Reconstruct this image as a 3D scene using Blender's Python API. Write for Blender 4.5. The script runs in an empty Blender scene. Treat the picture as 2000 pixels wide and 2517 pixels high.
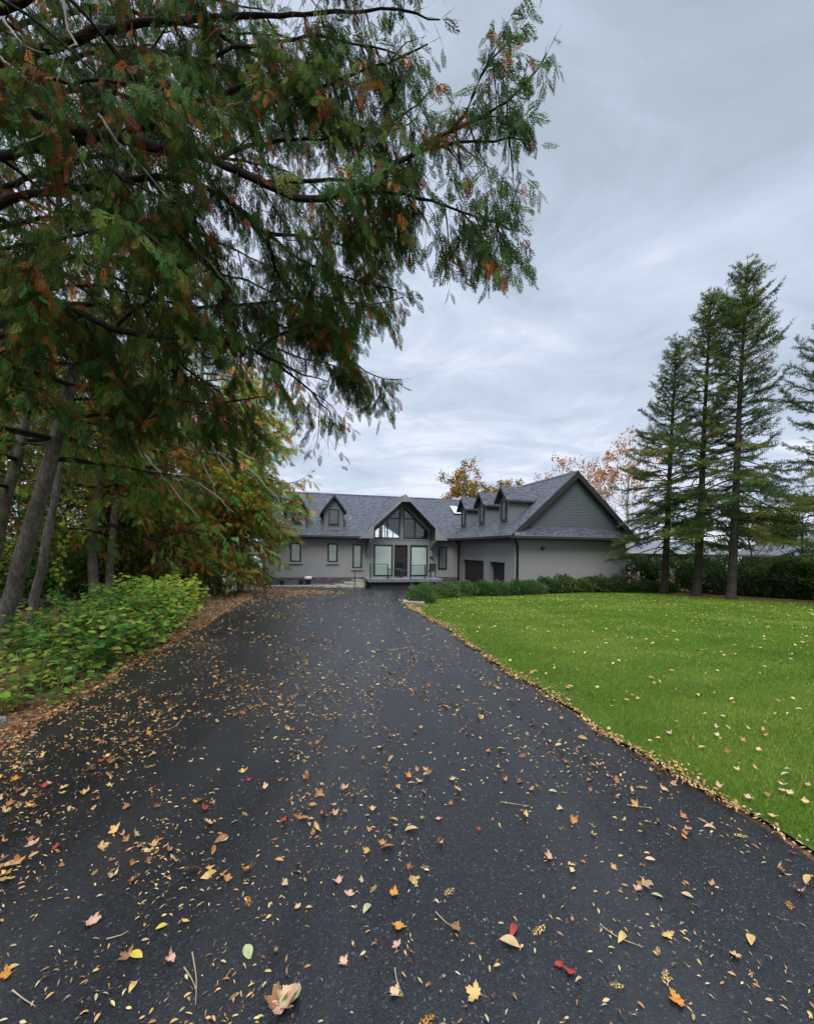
import bpy, math, random
import numpy as np
from mathutils import Vector, Matrix

# ---------------------------------------------------------------- camera, sky, sun, exposure
S = bpy.context.scene
F, ROLL = 1050.0, 0.015            # focal length in photo pixels (2000 wide), slight roll
cam_d = bpy.data.cameras.new('camera')
cam = bpy.data.objects.new('camera', cam_d); S.collection.objects.link(cam)
cam_d.sensor_fit = 'HORIZONTAL'; cam_d.sensor_width = 36.0; cam_d.lens = 36.0 * F / 2000.0
cam_d.shift_y = 91.5 / 2000.0
cam_d.clip_start = 0.05; cam_d.clip_end = 9000
cam.matrix_world = Matrix.Translation((0, 0, 1.6)) @ Matrix.Rotation(-ROLL, 4, 'Y') @ Matrix.Rotation(math.pi / 2, 4, 'X')
S.camera = cam
S.view_settings.view_transform = 'Standard'; S.view_settings.look = 'None'
S.view_settings.exposure = 0.62; S.view_settings.gamma = 1.0
S.render.engine = 'CYCLES'
S.cycles.max_bounces = 6; S.cycles.diffuse_bounces = 3; S.cycles.glossy_bounces = 3
S.cycles.transmission_bounces = 4; S.cycles.transparent_max_bounces = 8
S.cycles.use_adaptive_sampling = True; S.cycles.adaptive_threshold = 0.006
S.cycles.use_denoising = True; S.cycles.denoising_input_passes = 'RGB_ALBEDO_NORMAL'; S.cycles.denoising_prefilter = 'ACCURATE'
S.cycles.caustics_reflective = False; S.cycles.caustics_refractive = False

SUN_EL, SUN_AZ = math.radians(50), math.radians(186)     # azimuth from +Y, clockwise (behind the camera)
world = bpy.data.worlds.new('World'); S.world = world; world.use_nodes = True
def build_world():
    nt = world.node_tree; nt.nodes.clear(); N = nt.nodes.new; L = nt.links.new
    out = N('ShaderNodeOutputWorld'); bg = N('ShaderNodeBackground'); L(bg.outputs[0], out.inputs[0])
    tc = N('ShaderNodeTexCoord'); sep = N('ShaderNodeSeparateXYZ'); L(tc.outputs['Generated'], sep.inputs[0])
    def m(op, a, b=None, c=None, clamp=False):
        n = N('ShaderNodeMath'); n.operation = op; n.use_clamp = clamp
        for i, v in enumerate((a, b, c)):
            if v is None: continue
            if isinstance(v, (int, float)): n.inputs[i].default_value = v
            else: L(v, n.inputs[i])
        return n.outputs[0]
    z = m('MAXIMUM', sep.outputs[2], 0.0)
    den = m('ADD', z, 0.11)
    px = m('DIVIDE', sep.outputs[0], den); py = m('DIVIDE', sep.outputs[1], den)
    comb = N('ShaderNodeCombineXYZ'); L(px, comb.inputs[0]); L(py, comb.inputs[1])
    def noise(scale, detail, rough, stretch, dist=0.0, off=0.0):
        mp = N('ShaderNodeMapping'); mp.inputs['Scale'].default_value = stretch
        mp.inputs['Location'].default_value = (off, off * 1.7, 0); mp.inputs['Rotation'].default_value = (0, 0, 0.25)
        L(comb.outputs[0], mp.inputs[0])
        n = N('ShaderNodeTexNoise'); n.inputs['Scale'].default_value = scale; n.inputs['Detail'].default_value = detail
        n.inputs['Roughness'].default_value = rough; n.inputs['Distortion'].default_value = dist
        L(mp.outputs[0], n.inputs['Vector']); return n.outputs[0]
    n1 = noise(0.9, 5, 0.5, (0.75, 1.0, 1), 0.5, 3.1)
    n2 = noise(2.3, 7, 0.55, (0.8, 1.0, 1), 0.9, 9.4)
    n3 = noise(0.33, 3, 0.5, (1, 1, 1), 0.2, 5.0)
    s = m('ADD', m('MULTIPLY', n1, 0.85), m('ADD', m('MULTIPLY', n2, 0.95), m('MULTIPLY', n3, 0.45)))
    s = m('SUBTRACT', s, 0.41)
    # brighter towards the horizon, and towards the left of the road
    low = m('SUBTRACT', 1.0, m('MULTIPLY', z, 1.15), clamp=True)
    s = m('ADD', s, m('MULTIPLY', m('SUBTRACT', low, 0.5), 0.50))
    s = m('SUBTRACT', s, m('MULTIPLY', sep.outputs[0], 0.16))
    ramp = N('ShaderNodeValToRGB'); L(s, ramp.inputs[0]); r = ramp.color_ramp
    r.elements[0].position = 0.26; r.elements[0].color = (0.29, 0.335, 0.39, 1)
    r.elements[1].position = 1.0; r.elements[1].color = (0.62, 0.65, 0.72, 1)
    e = r.elements.new(0.50); e.color = (0.335, 0.395, 0.475, 1)
    e = r.elements.new(0.66); e.color = (0.405, 0.468, 0.570, 1)
    e = r.elements.new(0.83); e.color = (0.475, 0.535, 0.645, 1)
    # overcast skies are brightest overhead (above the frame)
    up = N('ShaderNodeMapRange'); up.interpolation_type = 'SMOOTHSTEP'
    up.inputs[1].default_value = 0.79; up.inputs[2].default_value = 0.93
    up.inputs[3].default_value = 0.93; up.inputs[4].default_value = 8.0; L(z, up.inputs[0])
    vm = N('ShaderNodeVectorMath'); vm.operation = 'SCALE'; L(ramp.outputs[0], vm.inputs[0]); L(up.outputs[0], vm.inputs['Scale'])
    sky = N('ShaderNodeTexSky'); sky.sky_type = 'NISHITA'; sky.sun_disc = False
    sky.sun_elevation = SUN_EL; sky.sun_rotation = SUN_AZ
    sc = N('ShaderNodeVectorMath'); sc.operation = 'SCALE'; L(sky.outputs[0], sc.inputs[0]); sc.inputs['Scale'].default_value = 1.0
    mix = N('ShaderNodeMix'); mix.data_type = 'RGBA'; mix.inputs['Factor'].default_value = 0.94
    # background strength is 0.1, so the cloud layer is scaled by 10 before the mix
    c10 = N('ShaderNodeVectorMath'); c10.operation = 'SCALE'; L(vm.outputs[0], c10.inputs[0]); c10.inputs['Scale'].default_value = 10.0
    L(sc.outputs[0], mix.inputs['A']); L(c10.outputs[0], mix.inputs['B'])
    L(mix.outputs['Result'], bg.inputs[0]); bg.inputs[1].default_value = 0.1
build_world()
sun_d = bpy.data.lights.new('sun', 'SUN'); sun_d.energy = 1.5; sun_d.angle = math.radians(30); sun_d.color = (1.0, 0.95, 0.88)
sun = bpy.data.objects.new('sun', sun_d); S.collection.objects.link(sun)
sd = Vector((math.sin(SUN_AZ) * math.cos(SUN_EL), math.cos(SUN_AZ) * math.cos(SUN_EL), math.sin(SUN_EL)))
sun.rotation_euler = sd.to_track_quat('Z', 'Y').to_euler()

# ---------------------------------------------------------------- helpers
COL = S.collection
rng = np.random.default_rng(7)
random.seed(7)
def prop(o, label=None, cat=None, group=None, kind=None):
    if label: o['label'] = label
    if cat: o['category'] = cat
    if group: o['group'] = group
    if kind: o['kind'] = kind
    return o
def empty(name, loc, rotz=0.0):
    o = bpy.data.objects.new(name, None); COL.objects.link(o); o.location = loc; o.rotation_euler = (0, 0, rotz); return o
def sight(px, py, Y):
    """point on the measured sight line of photo pixel (px, py) at distance Y"""
    dx, dy = px - 1000.0, py - 1350.0
    return Vector(((dx + ROLL * dy) / F * Y, Y, 1.6 - (-ROLL * dx + dy) / F * Y))
def ss(a, b, x):
    t = np.clip((np.asarray(x, float) - a) / (b - a), 0, 1); return t * t * (3 - 2 * t)
def gz(x, y):
    x = np.asarray(x, float); y = np.asarray(y, float)
    h = -0.82 * ss(8.5, 27, y) * (1 - 0.35 * ss(3, 9, x))
    h = h - 7.0 * ss(46, 66, y) + 0.25 * ss(-4.5, -9, x) * ss(30, 20, y) * 0
    h = h + 0.05 * np.sin(x * 0.9 + 1.3) * ss(-5.5, -8, x) * ss(30, 22, y)
    return h
def g1(x, y): return float(gz(x, y))
def raw_mesh(name, V, Fa, mat, parent=None, C=None, smooth=False, k=None):
    """mesh from numpy: V (n,3), Fa (m,k)"""
    V = np.ascontiguousarray(V, dtype=np.float32); Fa = np.ascontiguousarray(Fa, dtype=np.int32)
    me = bpy.data.meshes.new(name); m, k = Fa.shape
    me.vertices.add(len(V)); me.vertices.foreach_set('co', V.ravel())
    me.loops.add(m * k); me.loops.foreach_set('vertex_index', Fa.ravel())
    me.polygons.add(m); me.polygons.foreach_set('loop_start', np.arange(0, m * k, k, dtype=np.int32))
    try: me.polygons.foreach_set('loop_total', np.full(m, k, dtype=np.int32))
    except Exception: pass
    if smooth: me.polygons.foreach_set('use_smooth', np.ones(m, dtype=bool))
    me.update(calc_edges=True)
    if C is not None:
        a = me.color_attributes.new('tint', 'FLOAT_COLOR', 'POINT')
        c4 = np.ones((len(V), 4), dtype=np.float32); c4[:, :3] = C; a.data.foreach_set('color', c4.ravel())
    me.materials.append(mat)
    o = bpy.data.objects.new(name, me); COL.objects.link(o)
    if parent is not None: o.parent = parent
    return o
class MB:
    def __init__(s): s.v = []; s.f = []
    def face(s, pts):
        i = len(s.v); s.v += [tuple(p) for p in pts]; s.f.append(tuple(range(i, i + len(pts)))); return s
    def slab(s, pts, vec):
        a = [Vector(p) for p in pts]; w = Vector(vec); b = [p + w for p in a]; n = len(a); i = len(s.v)
        s.v += [tuple(p) for p in a + b]
        nrm = Vector((0, 0, 0))
        for j in range(n): nrm += a[j].cross(a[(j + 1) % n])
        fl = nrm.dot(w) > 0
        top = list(range(i, i + n)); bot = list(range(i + n, i + 2 * n))
        if fl: s.f.append(tuple(reversed(top))); s.f.append(tuple(bot))
        else: s.f.append(tuple(top)); s.f.append(tuple(reversed(bot)))
        for j in range(n):
            q = (top[j], top[(j + 1) % n], bot[(j + 1) % n], bot[j])
            s.f.append(q if fl else tuple(reversed(q)))
        return s
    def box(s, x0, x1, y0, y1, z0, z1):
        return s.slab([(x0, y0, z0), (x1, y0, z0), (x1, y1, z0), (x0, y1, z0)], (0, 0, z1 - z0))
    def tube(s, pts, radii, n=8, cap=True):
        P = [Vector(p) for p in pts]; rings = []
        for k, p in enumerate(P):
            t = (P[min(k + 1, len(P) - 1)] - P[max(k - 1, 0)]).normalized()
            a = t.cross(Vector((0, 0, 1)) if abs(t.z) < 0.95 else Vector((1, 0, 0))).normalized(); b = t.cross(a)
            r = radii[k] if hasattr(radii, '__len__') else radii
            i = len(s.v)
            for j in range(n):
                q = p + (a * math.cos(2 * math.pi * j / n) + b * math.sin(2 * math.pi * j / n)) * r; s.v.append(tuple(q))
            rings.append(i)
        for k in range(len(rings) - 1):
            for j in range(n):
                s.f.append((rings[k] + j, rings[k] + (j + 1) % n, rings[k + 1] + (j + 1) % n, rings[k + 1] + j))
        if cap:
            s.f.append(tuple(reversed([rings[0] + j for j in range(n)]))); s.f.append(tuple(rings[-1] + j for j in range(n)))
        return s
    def lathe(s, c, prof, n=20):
        i0 = len(s.v)
        for (r, z) in prof:
            for j in range(n):
                s.v.append((c[0] + r * math.cos(2 * math.pi * j / n), c[1] + r * math.sin(2 * math.pi * j / n), c[2] + z))
        for k in range(len(prof) - 1):
            for j in range(n):
                a = i0 + k * n; b = a + n
                s.f.append((a + j, a + (j + 1) % n, b + (j + 1) % n, b + j))
        s.f.append(tuple(i0 + (len(prof) - 1) * n + j for j in range(n)))
        s.f.append(tuple(reversed([i0 + j for j in range(n)])))
        return s
    def build(s, name, mat, parent=None, bevel=0.0, smooth=False):
        me = bpy.data.meshes.new(name); me.from_pydata(s.v, [], s.f); me.update()
        uv = me.uv_layers.new(name='UVMap').data
        for p in me.polygons:
            n = p.normal
            u = Vector((1, 0, 0)) if abs(n.z) > 0.995 else Vector((0, 0, 1)).cross(n).normalized()
            w = n.cross(u)
            for li in p.loop_indices:
                c = me.vertices[me.loops[li].vertex_index].co; uv[li].uv = (c.dot(u), c.dot(w))
            p.use_smooth = smooth
        me.materials.append(mat)
        o = bpy.data.objects.new(name, me); COL.objects.link(o)
        if parent is not None: o.parent = parent
        if bevel:
            b = o.modifiers.new('bevel', 'BEVEL'); b.width = bevel; b.segments = 2; b.limit_method = 'ANGLE'
        return o

# ---------------------------------------------------------------- materials
def mat(name, color=(0.5, 0.5, 0.5), rough=0.7, spec=0.5, metal=0.0):
    m = bpy.data.materials.new(name); m.use_nodes = True; b = m.node_tree.nodes['Principled BSDF']
    b.inputs['Base Color'].default_value = (*color, 1); b.inputs['Roughness'].default_value = rough
    b.inputs['Specular IOR Level'].default_value = spec; b.inputs['Metallic'].default_value = metal
    return m
class NB:
    def __init__(s, m): s.m = m; s.nt = m.node_tree; s.b = s.nt.nodes['Principled BSDF']; s.L = s.nt.links.new
    def N(s, t): return s.nt.nodes.new(t)
    def coord(s, kind='Object'): return s.N('ShaderNodeTexCoord').outputs[kind]
    def mapping(s, src, scale=(1, 1, 1), rot=(0, 0, 0)):
        n = s.N('ShaderNodeMapping'); n.inputs['Scale'].default_value = scale; n.inputs['Rotation'].default_value = rot
        s.L(src, n.inputs[0]); return n.outputs[0]
    def noise(s, src, scale, detail=4, rough=0.55, dist=0.0):
        n = s.N('ShaderNodeTexNoise'); n.inputs['Scale'].default_value = scale; n.inputs['Detail'].default_value = detail
        n.inputs['Roughness'].default_value = rough; n.inputs['Distortion'].default_value = dist; s.L(src, n.inputs['Vector']); return n.outputs[0]
    def ramp(s, src, stops):
        n = s.N('ShaderNodeValToRGB'); s.L(src, n.inputs[0]); r = n.color_ramp
        while len(r.elements) < len(stops): r.elements.new(0.5)
        for e, (p, c) in zip(r.elements, stops): e.position = p; e.color = (*c, 1) if len(c) == 3 else c
        return n.outputs[0]
    def mix(s, fac, a, b, mode='MIX'):
        n = s.N('ShaderNodeMix'); n.data_type = 'RGBA'; n.blend_type = mode
        for k, v in (('Factor', fac), ('A', a), ('B', b)):
            if isinstance(v, (int, float)): n.inputs[k].default_value = v
            elif isinstance(v, tuple): n.inputs[k].default_value = (*v, 1)
            else: s.L(v, n.inputs[k])
        return n.outputs['Result']
    def math(s, op, a, b=0.0):
        n = s.N('ShaderNodeMath'); n.operation = op
        for i, v in enumerate((a, b)):
            if isinstance(v, (int, float)): n.inputs[i].default_value = v
            else: s.L(v, n.inputs[i])
        return n.outputs[0]
    def bump(s, h, dist, strength=1.0):
        n = s.N('ShaderNodeBump'); n.inputs['Distance'].default_value = dist; n.inputs['Strength'].default_value = strength
        s.L(h, n.inputs['Height']); s.L(n.outputs[0], s.b.inputs['Normal'])
    def color(s, c): s.L(c, s.b.inputs['Base Color'])

def m_stucco(name, c):
    m = mat(name, c, 0.9, 0.3); n = NB(m); o = n.coord()
    a = n.noise(o, 0.6, 5, 0.6); b = n.noise(o, 55, 3, 0.6)
    col = n.mix(n.math('MULTIPLY', a, 0.35), tuple(x * 1.08 for x in c), tuple(x * 0.80 for x in c))
    col = n.mix(n.math('MULTIPLY', b, 0.25), col, tuple(x * 0.6 for x in c))
    st = n.noise(n.mapping(o, (2.5, 2.5, 0.25)), 1.5, 4, 0.6)
    col = n.mix(n.ramp(st, [(0.55, (0, 0, 0)), (0.8, (0.22, 0.22, 0.22))]), col, tuple(x * 0.72 for x in c))
    n.color(col); n.bump(b, 0.012, 0.8); return m
STUCCO = m_stucco('stucco', (0.285, 0.287, 0.290))
SIDING = mat('siding_paint', (0.115, 0.138, 0.140), 0.6, 0.4)
def _():
    n = NB(SIDING); u = n.coord('UV'); sep = n.N('ShaderNodeSeparateXYZ'); n.L(u, sep.inputs[0])
    fr = n.math('FRACT', n.math('DIVIDE', sep.outputs[1], 0.15))
    gr = n.noise(n.mapping(n.coord(), (1, 1, 8)), 6, 4, 0.6)
    n.color(n.mix(gr, (0.110, 0.130, 0.142), (0.165, 0.188, 0.202))); n.bump(n.math('SUBTRACT', 1.0, fr), 0.02, 0.9)
_()
SIDE_PLAIN = mat('siding_board', (0.130, 0.150, 0.155), 0.6, 0.4)
def _():
    n = NB(SIDE_PLAIN); gr = n.noise(n.mapping(n.coord(), (1.2, 1.2, 14)), 5, 5, 0.65)
    n.color(n.mix(gr, (0.084, 0.100, 0.114), (0.116, 0.135, 0.150))); n.bump(gr, 0.003)
_()
def m_shingle():
    m = mat('roof_shingles', (0.06, 0.06, 0.075), 0.9, 0.25); n = NB(m); u = n.coord('UV')
    nz = n.noise(u, 1.3, 2, 0.5)
    def brick(w, h, c1, c2, off):
        b = n.N('ShaderNodeTexBrick'); mp = n.mapping(u, (1, 1, 1)); n.L(mp, b.inputs['Vector'])
        b.inputs['Scale'].default_value = 1.0; b.inputs['Brick Width'].default_value = w; b.inputs['Row Height'].default_value = h
        b.inputs['Mortar Size'].default_value = 0.006; b.inputs['Mortar Smooth'].default_value = 0.4
        b.inputs['Bias'].default_value = 0.0; b.offset = off; b.offset_frequency = 2; b.squash = 1.0
        b.inputs['Color1'].default_value = (*c1, 1); b.inputs['Color2'].default_value = (*c2, 1); b.inputs['Mortar'].default_value = (0.015, 0.015, 0.02, 1)
        return b
    b1 = brick(0.31, 0.135, (0.052, 0.054, 0.066), (0.160, 0.165, 0.188), 0.37)
    b2 = brick(0.19, 0.135, (0.55, 0.55, 0.55), (1.25, 1.25, 1.25), 0.61)
    col = n.mix(0.75, b1.outputs['Color'], b2.outputs['Color'], 'MULTIPLY')
    gran = n.noise(n.coord(), 140, 2, 0.6)
    col = n.mix(n.math('MULTIPLY', gran, 0.5), col, (0.03, 0.03, 0.036))
    mot = n.noise(n.mapping(u, (2.2, 3.4, 1)), 1.6, 3, 0.7)
    col = n.mix(n.ramp(mot, [(0.40, (0, 0, 0)), (0.62, (0.75, 0.75, 0.75))]), col, (0.130, 0.134, 0.155))
    mot2 = n.noise(n.mapping(u, (2.6, 4.4, 1)), 2.3, 3, 0.7)
    col = n.mix(n.ramp(mot2, [(0.45, (0, 0, 0)), (0.62, (0.8, 0.8, 0.8))]), col, (0.042, 0.044, 0.053))
    n.color(col)
    sep = n.N('ShaderNodeSeparateXYZ'); n.L(u, sep.inputs[0])
    fr = n.math('FRACT', n.math('DIVIDE', sep.outputs[1], 0.135))
    h = n.math('ADD', n.math('SUBTRACT', 1.0, fr), n.math('MULTIPLY', b1.outputs['Fac'], -0.8))
    n.bump(h, 0.02, 0.8); return m
SHINGLE = m_shingle()
DARK = mat('dark_trim', (0.028, 0.028, 0.032), 0.55, 0.4)
BLACK = mat('black_frame', (0.010, 0.011, 0.013), 0.4, 0.5)
TRIM = mat('grey_trim', (0.25, 0.25, 0.25), 0.6, 0.4)
GTRIM = mat('siding_trim', (0.165, 0.185, 0.190), 0.6, 0.4)
SOFFIT = mat('soffit', (0.085, 0.083, 0.085), 0.7, 0.3)
SILL = mat('sill_stone', (0.30, 0.30, 0.295), 0.8, 0.3)
GUTTER = mat('gutter_metal', (0.055, 0.056, 0.062), 0.35, 0.5)
for _m, _s, _k in ((TRIM, 3, 0.35), (SOFFIT, 3, 0.4), (SILL, 18, 0.5), (DARK, 5, 0.5), (GTRIM, 5, 0.35), (BLACK, 9, 0.4), (GUTTER, 6, 0.4)):
    _n = NB(_m); _c = tuple(_m.node_tree.nodes['Principled BSDF'].inputs['Base Color'].default_value[:3])
    _nz = _n.noise(_n.coord(), _s, 5, 0.65); _n.color(_n.mix(_nz, tuple(x * (1 - _k) for x in _c), tuple(min(1, x * (1 + _k)) for x in _c))); _n.bump(_nz, 0.003, 0.5)
def m_pane(name, tint=(0.9, 0.95, 0.93), refl=0.25, rough=0.02):
    m = bpy.data.materials.new(name); m.use_nodes = True; nt = m.node_tree; nt.nodes.clear(); N = nt.nodes.new; L = nt.links.new
    out = N('ShaderNodeOutputMaterial'); mx = N('ShaderNodeMixShader'); t = N('ShaderNodeBsdfTransparent'); g = N('ShaderNodeBsdfGlossy')
    t.inputs[0].default_value = (*tint, 1); g.inputs['Roughness'].default_value = rough; g.inputs[0].default_value = (0.9, 0.95, 0.95, 1)
    lw = N('ShaderNodeLayerWeight'); lw.inputs[0].default_value = 0.5; fr = N('ShaderNodeMath'); fr.operation = 'POWER'; L(lw.outputs['Facing'], fr.inputs[0]); fr.inputs[1].default_value = 4.0
    ad = N('ShaderNodeMath'); ad.operation = 'ADD'; ad.use_clamp = True; L(fr.outputs[0], ad.inputs[0]); ad.inputs[1].default_value = refl
    nz = N('ShaderNodeTexNoise'); nz.inputs['Scale'].default_value = 0.8; nz.inputs['Detail'].default_value = 1
    tc = N('ShaderNodeTexCoord'); L(tc.outputs['Object'], nz.inputs['Vector'])
    bp = N('ShaderNodeBump'); bp.inputs['Distance'].default_value = 0.02; bp.inputs['Strength'].default_value = 0.06; L(nz.outputs[0], bp.inputs['Height']); L(bp.outputs[0], g.inputs['Normal'])
    L(ad.outputs[0], mx.inputs[0]); L(t.outputs[0], mx.inputs[1]); L(g.outputs[0], mx.inputs[2]); L(mx.outputs[0], out.inputs[0]); return m
PANE = m_pane('window_glass', refl=0.10)
PANE_GREEN = m_pane('railing_glass', (0.72, 0.82, 0.80), 0.06)
BLIND = mat('roller_blind', (0.68, 0.74, 0.71), 0.8, 0.2)
BLIND_G = mat('grey_blind', (0.40, 0.46, 0.43), 0.8, 0.2)
BLIND_D = mat('dim_blind', (0.20, 0.215, 0.21), 0.8, 0.2)
for _m in (BLIND, BLIND_G, BLIND_D):
    _n = NB(_m); _c = tuple(_m.node_tree.nodes['Principled BSDF'].inputs['Base Color'].default_value[:3])
    _nz = _n.noise(_n.mapping(_n.coord(), (1, 1, 0.4)), 1.8, 3, 0.5); _n.color(_n.mix(_nz, tuple(x * 0.82 for x in _c), tuple(x * 1.15 for x in _c)))
ROOM = mat('interior_paint', (0.20, 0.19, 0.14), 0.8, 0.2)
DOORM = mat('garage_door_paint', (0.022, 0.021, 0.026), 0.5, 0.4)
def _():
    n = NB(DOORM); w = n.noise(n.mapping(n.coord(), (10, 10, 1)), 3, 4, 0.6); n.color(n.mix(w, (0.016, 0.015, 0.018), (0.034, 0.031, 0.036)))
_()
def m_stone():
    m = mat('ledgestone', (0.1, 0.09, 0.09), 0.85, 0.3); n = NB(m); u = n.coord('UV')
    b = n.N('ShaderNodeTexBrick'); n.L(u, b.inputs['Vector']); b.inputs['Scale'].default_value = 1
    b.inputs['Brick Width'].default_value = 0.34; b.inputs['Row Height'].default_value = 0.14; b.inputs['Mortar Size'].default_value = 0.008
    b.inputs['Color1'].default_value = (0.05, 0.043, 0.045, 1); b.inputs['Color2'].default_value = (0.16, 0.145, 0.145, 1); b.inputs['Mortar'].default_value = (0.02, 0.02, 0.02, 1)
    b.offset = 0.43
    nz = n.noise(n.coord(), 14, 4, 0.65)
    n.color(n.mix(n.math('MULTIPLY', nz, 0.8), b.outputs['Color'], (0.16, 0.13, 0.13)))
    n.bump(n.math('ADD', nz, n.math('MULTIPLY', b.outputs['Fac'], -1.2)), 0.03); return m
LEDGE = m_stone()
def m_rock(name, c, sc=5):
    m = mat(name, c, 0.9, 0.25); n = NB(m); o = n.coord(); a = n.noise(o, sc, 8, 0.65, 0.4); b = n.noise(o, sc * 9, 4, 0.6)
    n.color(n.mix(b, n.mix(n.ramp(a, [(0.35, (0, 0, 0)), (0.65, (1, 1, 1))]), tuple(x * 0.5 for x in c), tuple(min(1, x * 1.25) for x in c)), tuple(x * 0.9 for x in c)))
    n.bump(a, 0.06); return m
CURB = m_rock('limestone', (0.36, 0.35, 0.31)); STEP = m_rock('flagstone', (0.30, 0.29, 0.24)); DECK = m_rock('deck_concrete', (0.20, 0.205, 0.22), 3)
WALKM = m_rock('walk_concrete', (0.42, 0.41, 0.38), 2)
def m_bark(name, c1, c2, sc=1.0):
    m = mat(name, c1, 0.95, 0.15); n = NB(m); o = n.coord()
    a = n.noise(n.mapping(o, (13 * sc, 13 * sc, 2.6 * sc)), 2.2, 9, 0.72, 0.9); b = n.noise(o, 2.6, 5, 0.65)
    col = n.mix(n.ramp(a, [(0.35, (0, 0, 0)), (0.62, (1, 1, 1))]), c1, c2)
    n.color(n.mix(n.ramp(b, [(0.42, (0, 0, 0)), (0.68, (0.8, 0.8, 0.8))]), col, (c1[0] * 0.9, c1[1] * 1.1, c1[2] * 0.8))); n.bump(a, 0.03); return m
BARK = m_bark('cedar_bark', (0.060, 0.052, 0.044), (0.27, 0.245, 0.22))
BARK_DK = m_bark('limb_bark', (0.018, 0.015, 0.013), (0.065, 0.052, 0.042), 2)
BARK_SP = m_bark('spruce_bark', (0.030, 0.025, 0.021), (0.100, 0.086, 0.075))
BARK_GREY = m_bark('dead_branch_bark', (0.28, 0.26, 0.24), (0.55, 0.52, 0.49), 2)
def m_leaf(name, rough=0.75, trans=0.42, spec=0.12):
    m = bpy.data.materials.new(name); m.use_nodes = True; nt = m.node_tree; b = nt.nodes['Principled BSDF']; out = nt.nodes['Material Output']
    N = nt.nodes.new; L = nt.links.new
    a = N('ShaderNodeAttribute'); a.attribute_name = 'tint'
    nz = N('ShaderNodeTexNoise'); nz.inputs['Scale'].default_value = 30; tc = N('ShaderNodeTexCoord'); L(tc.outputs['Object'], nz.inputs['Vector'])
    mr = N('ShaderNodeMapRange'); mr.inputs[3].default_value = 0.7; mr.inputs[4].default_value = 1.3; L(nz.outputs[0], mr.inputs[0])
    sc = N('ShaderNodeVectorMath'); sc.operation = 'SCALE'; L(a.outputs['Color'], sc.inputs[0]); L(mr.outputs[0], sc.inputs['Scale'])
    L(sc.outputs[0], b.inputs['Base Color']); b.inputs['Roughness'].default_value = rough; b.inputs['Specular IOR Level'].default_value = spec
    t = N('ShaderNodeBsdfTranslucent'); L(sc.outputs[0], t.inputs[0]); mx = N('ShaderNodeMixShader'); mx.inputs[0].default_value = trans
    L(b.outputs[0], mx.inputs[1]); L(t.outputs[0], mx.inputs[2]); L(mx.outputs[0], out.inputs[0]); return m
LEAF = m_leaf('foliage'); DRY = m_leaf('dry_leaf', 0.7, 0.08, 0.2); GRASS = m_leaf('grass_blade', 0.8, 0.25, 0.08)

# ---------------------------------------------------------------- terrain
def m_ground():
    m = mat('forest_soil', (0.08, 0.05, 0.03), 0.95, 0.1); n = NB(m); o = n.coord()
    v = n.N('ShaderNodeTexVoronoi'); v.inputs['Scale'].default_value = 26; n.L(o, v.inputs['Vector'])
    a = n.noise(o, 1.2, 4, 0.6); c = n.noise(o, 30, 3, 0.6)
    sepc = n.N('ShaderNodeSeparateColor'); n.L(v.outputs['Color'], sepc.inputs[0])
    leaves = n.ramp(sepc.outputs[0], [(0.0, (0.045, 0.028, 0.018)), (0.35, (0.16, 0.085, 0.04)), (0.6, (0.24, 0.13, 0.06)), (0.8, (0.10, 0.05, 0.03)), (1.0, (0.30, 0.19, 0.10))])
    soil = n.ramp(c, [(0.3, (0.03, 0.022, 0.016)), (0.7, (0.085, 0.062, 0.045))])
    n.color(n.mix(n.ramp(a, [(0.30, (0, 0, 0)), (0.5, (1, 1, 1))]), soil, leaves)); n.bump(n.math('ADD', v.outputs['Distance'], c), 0.03); return m
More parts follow.
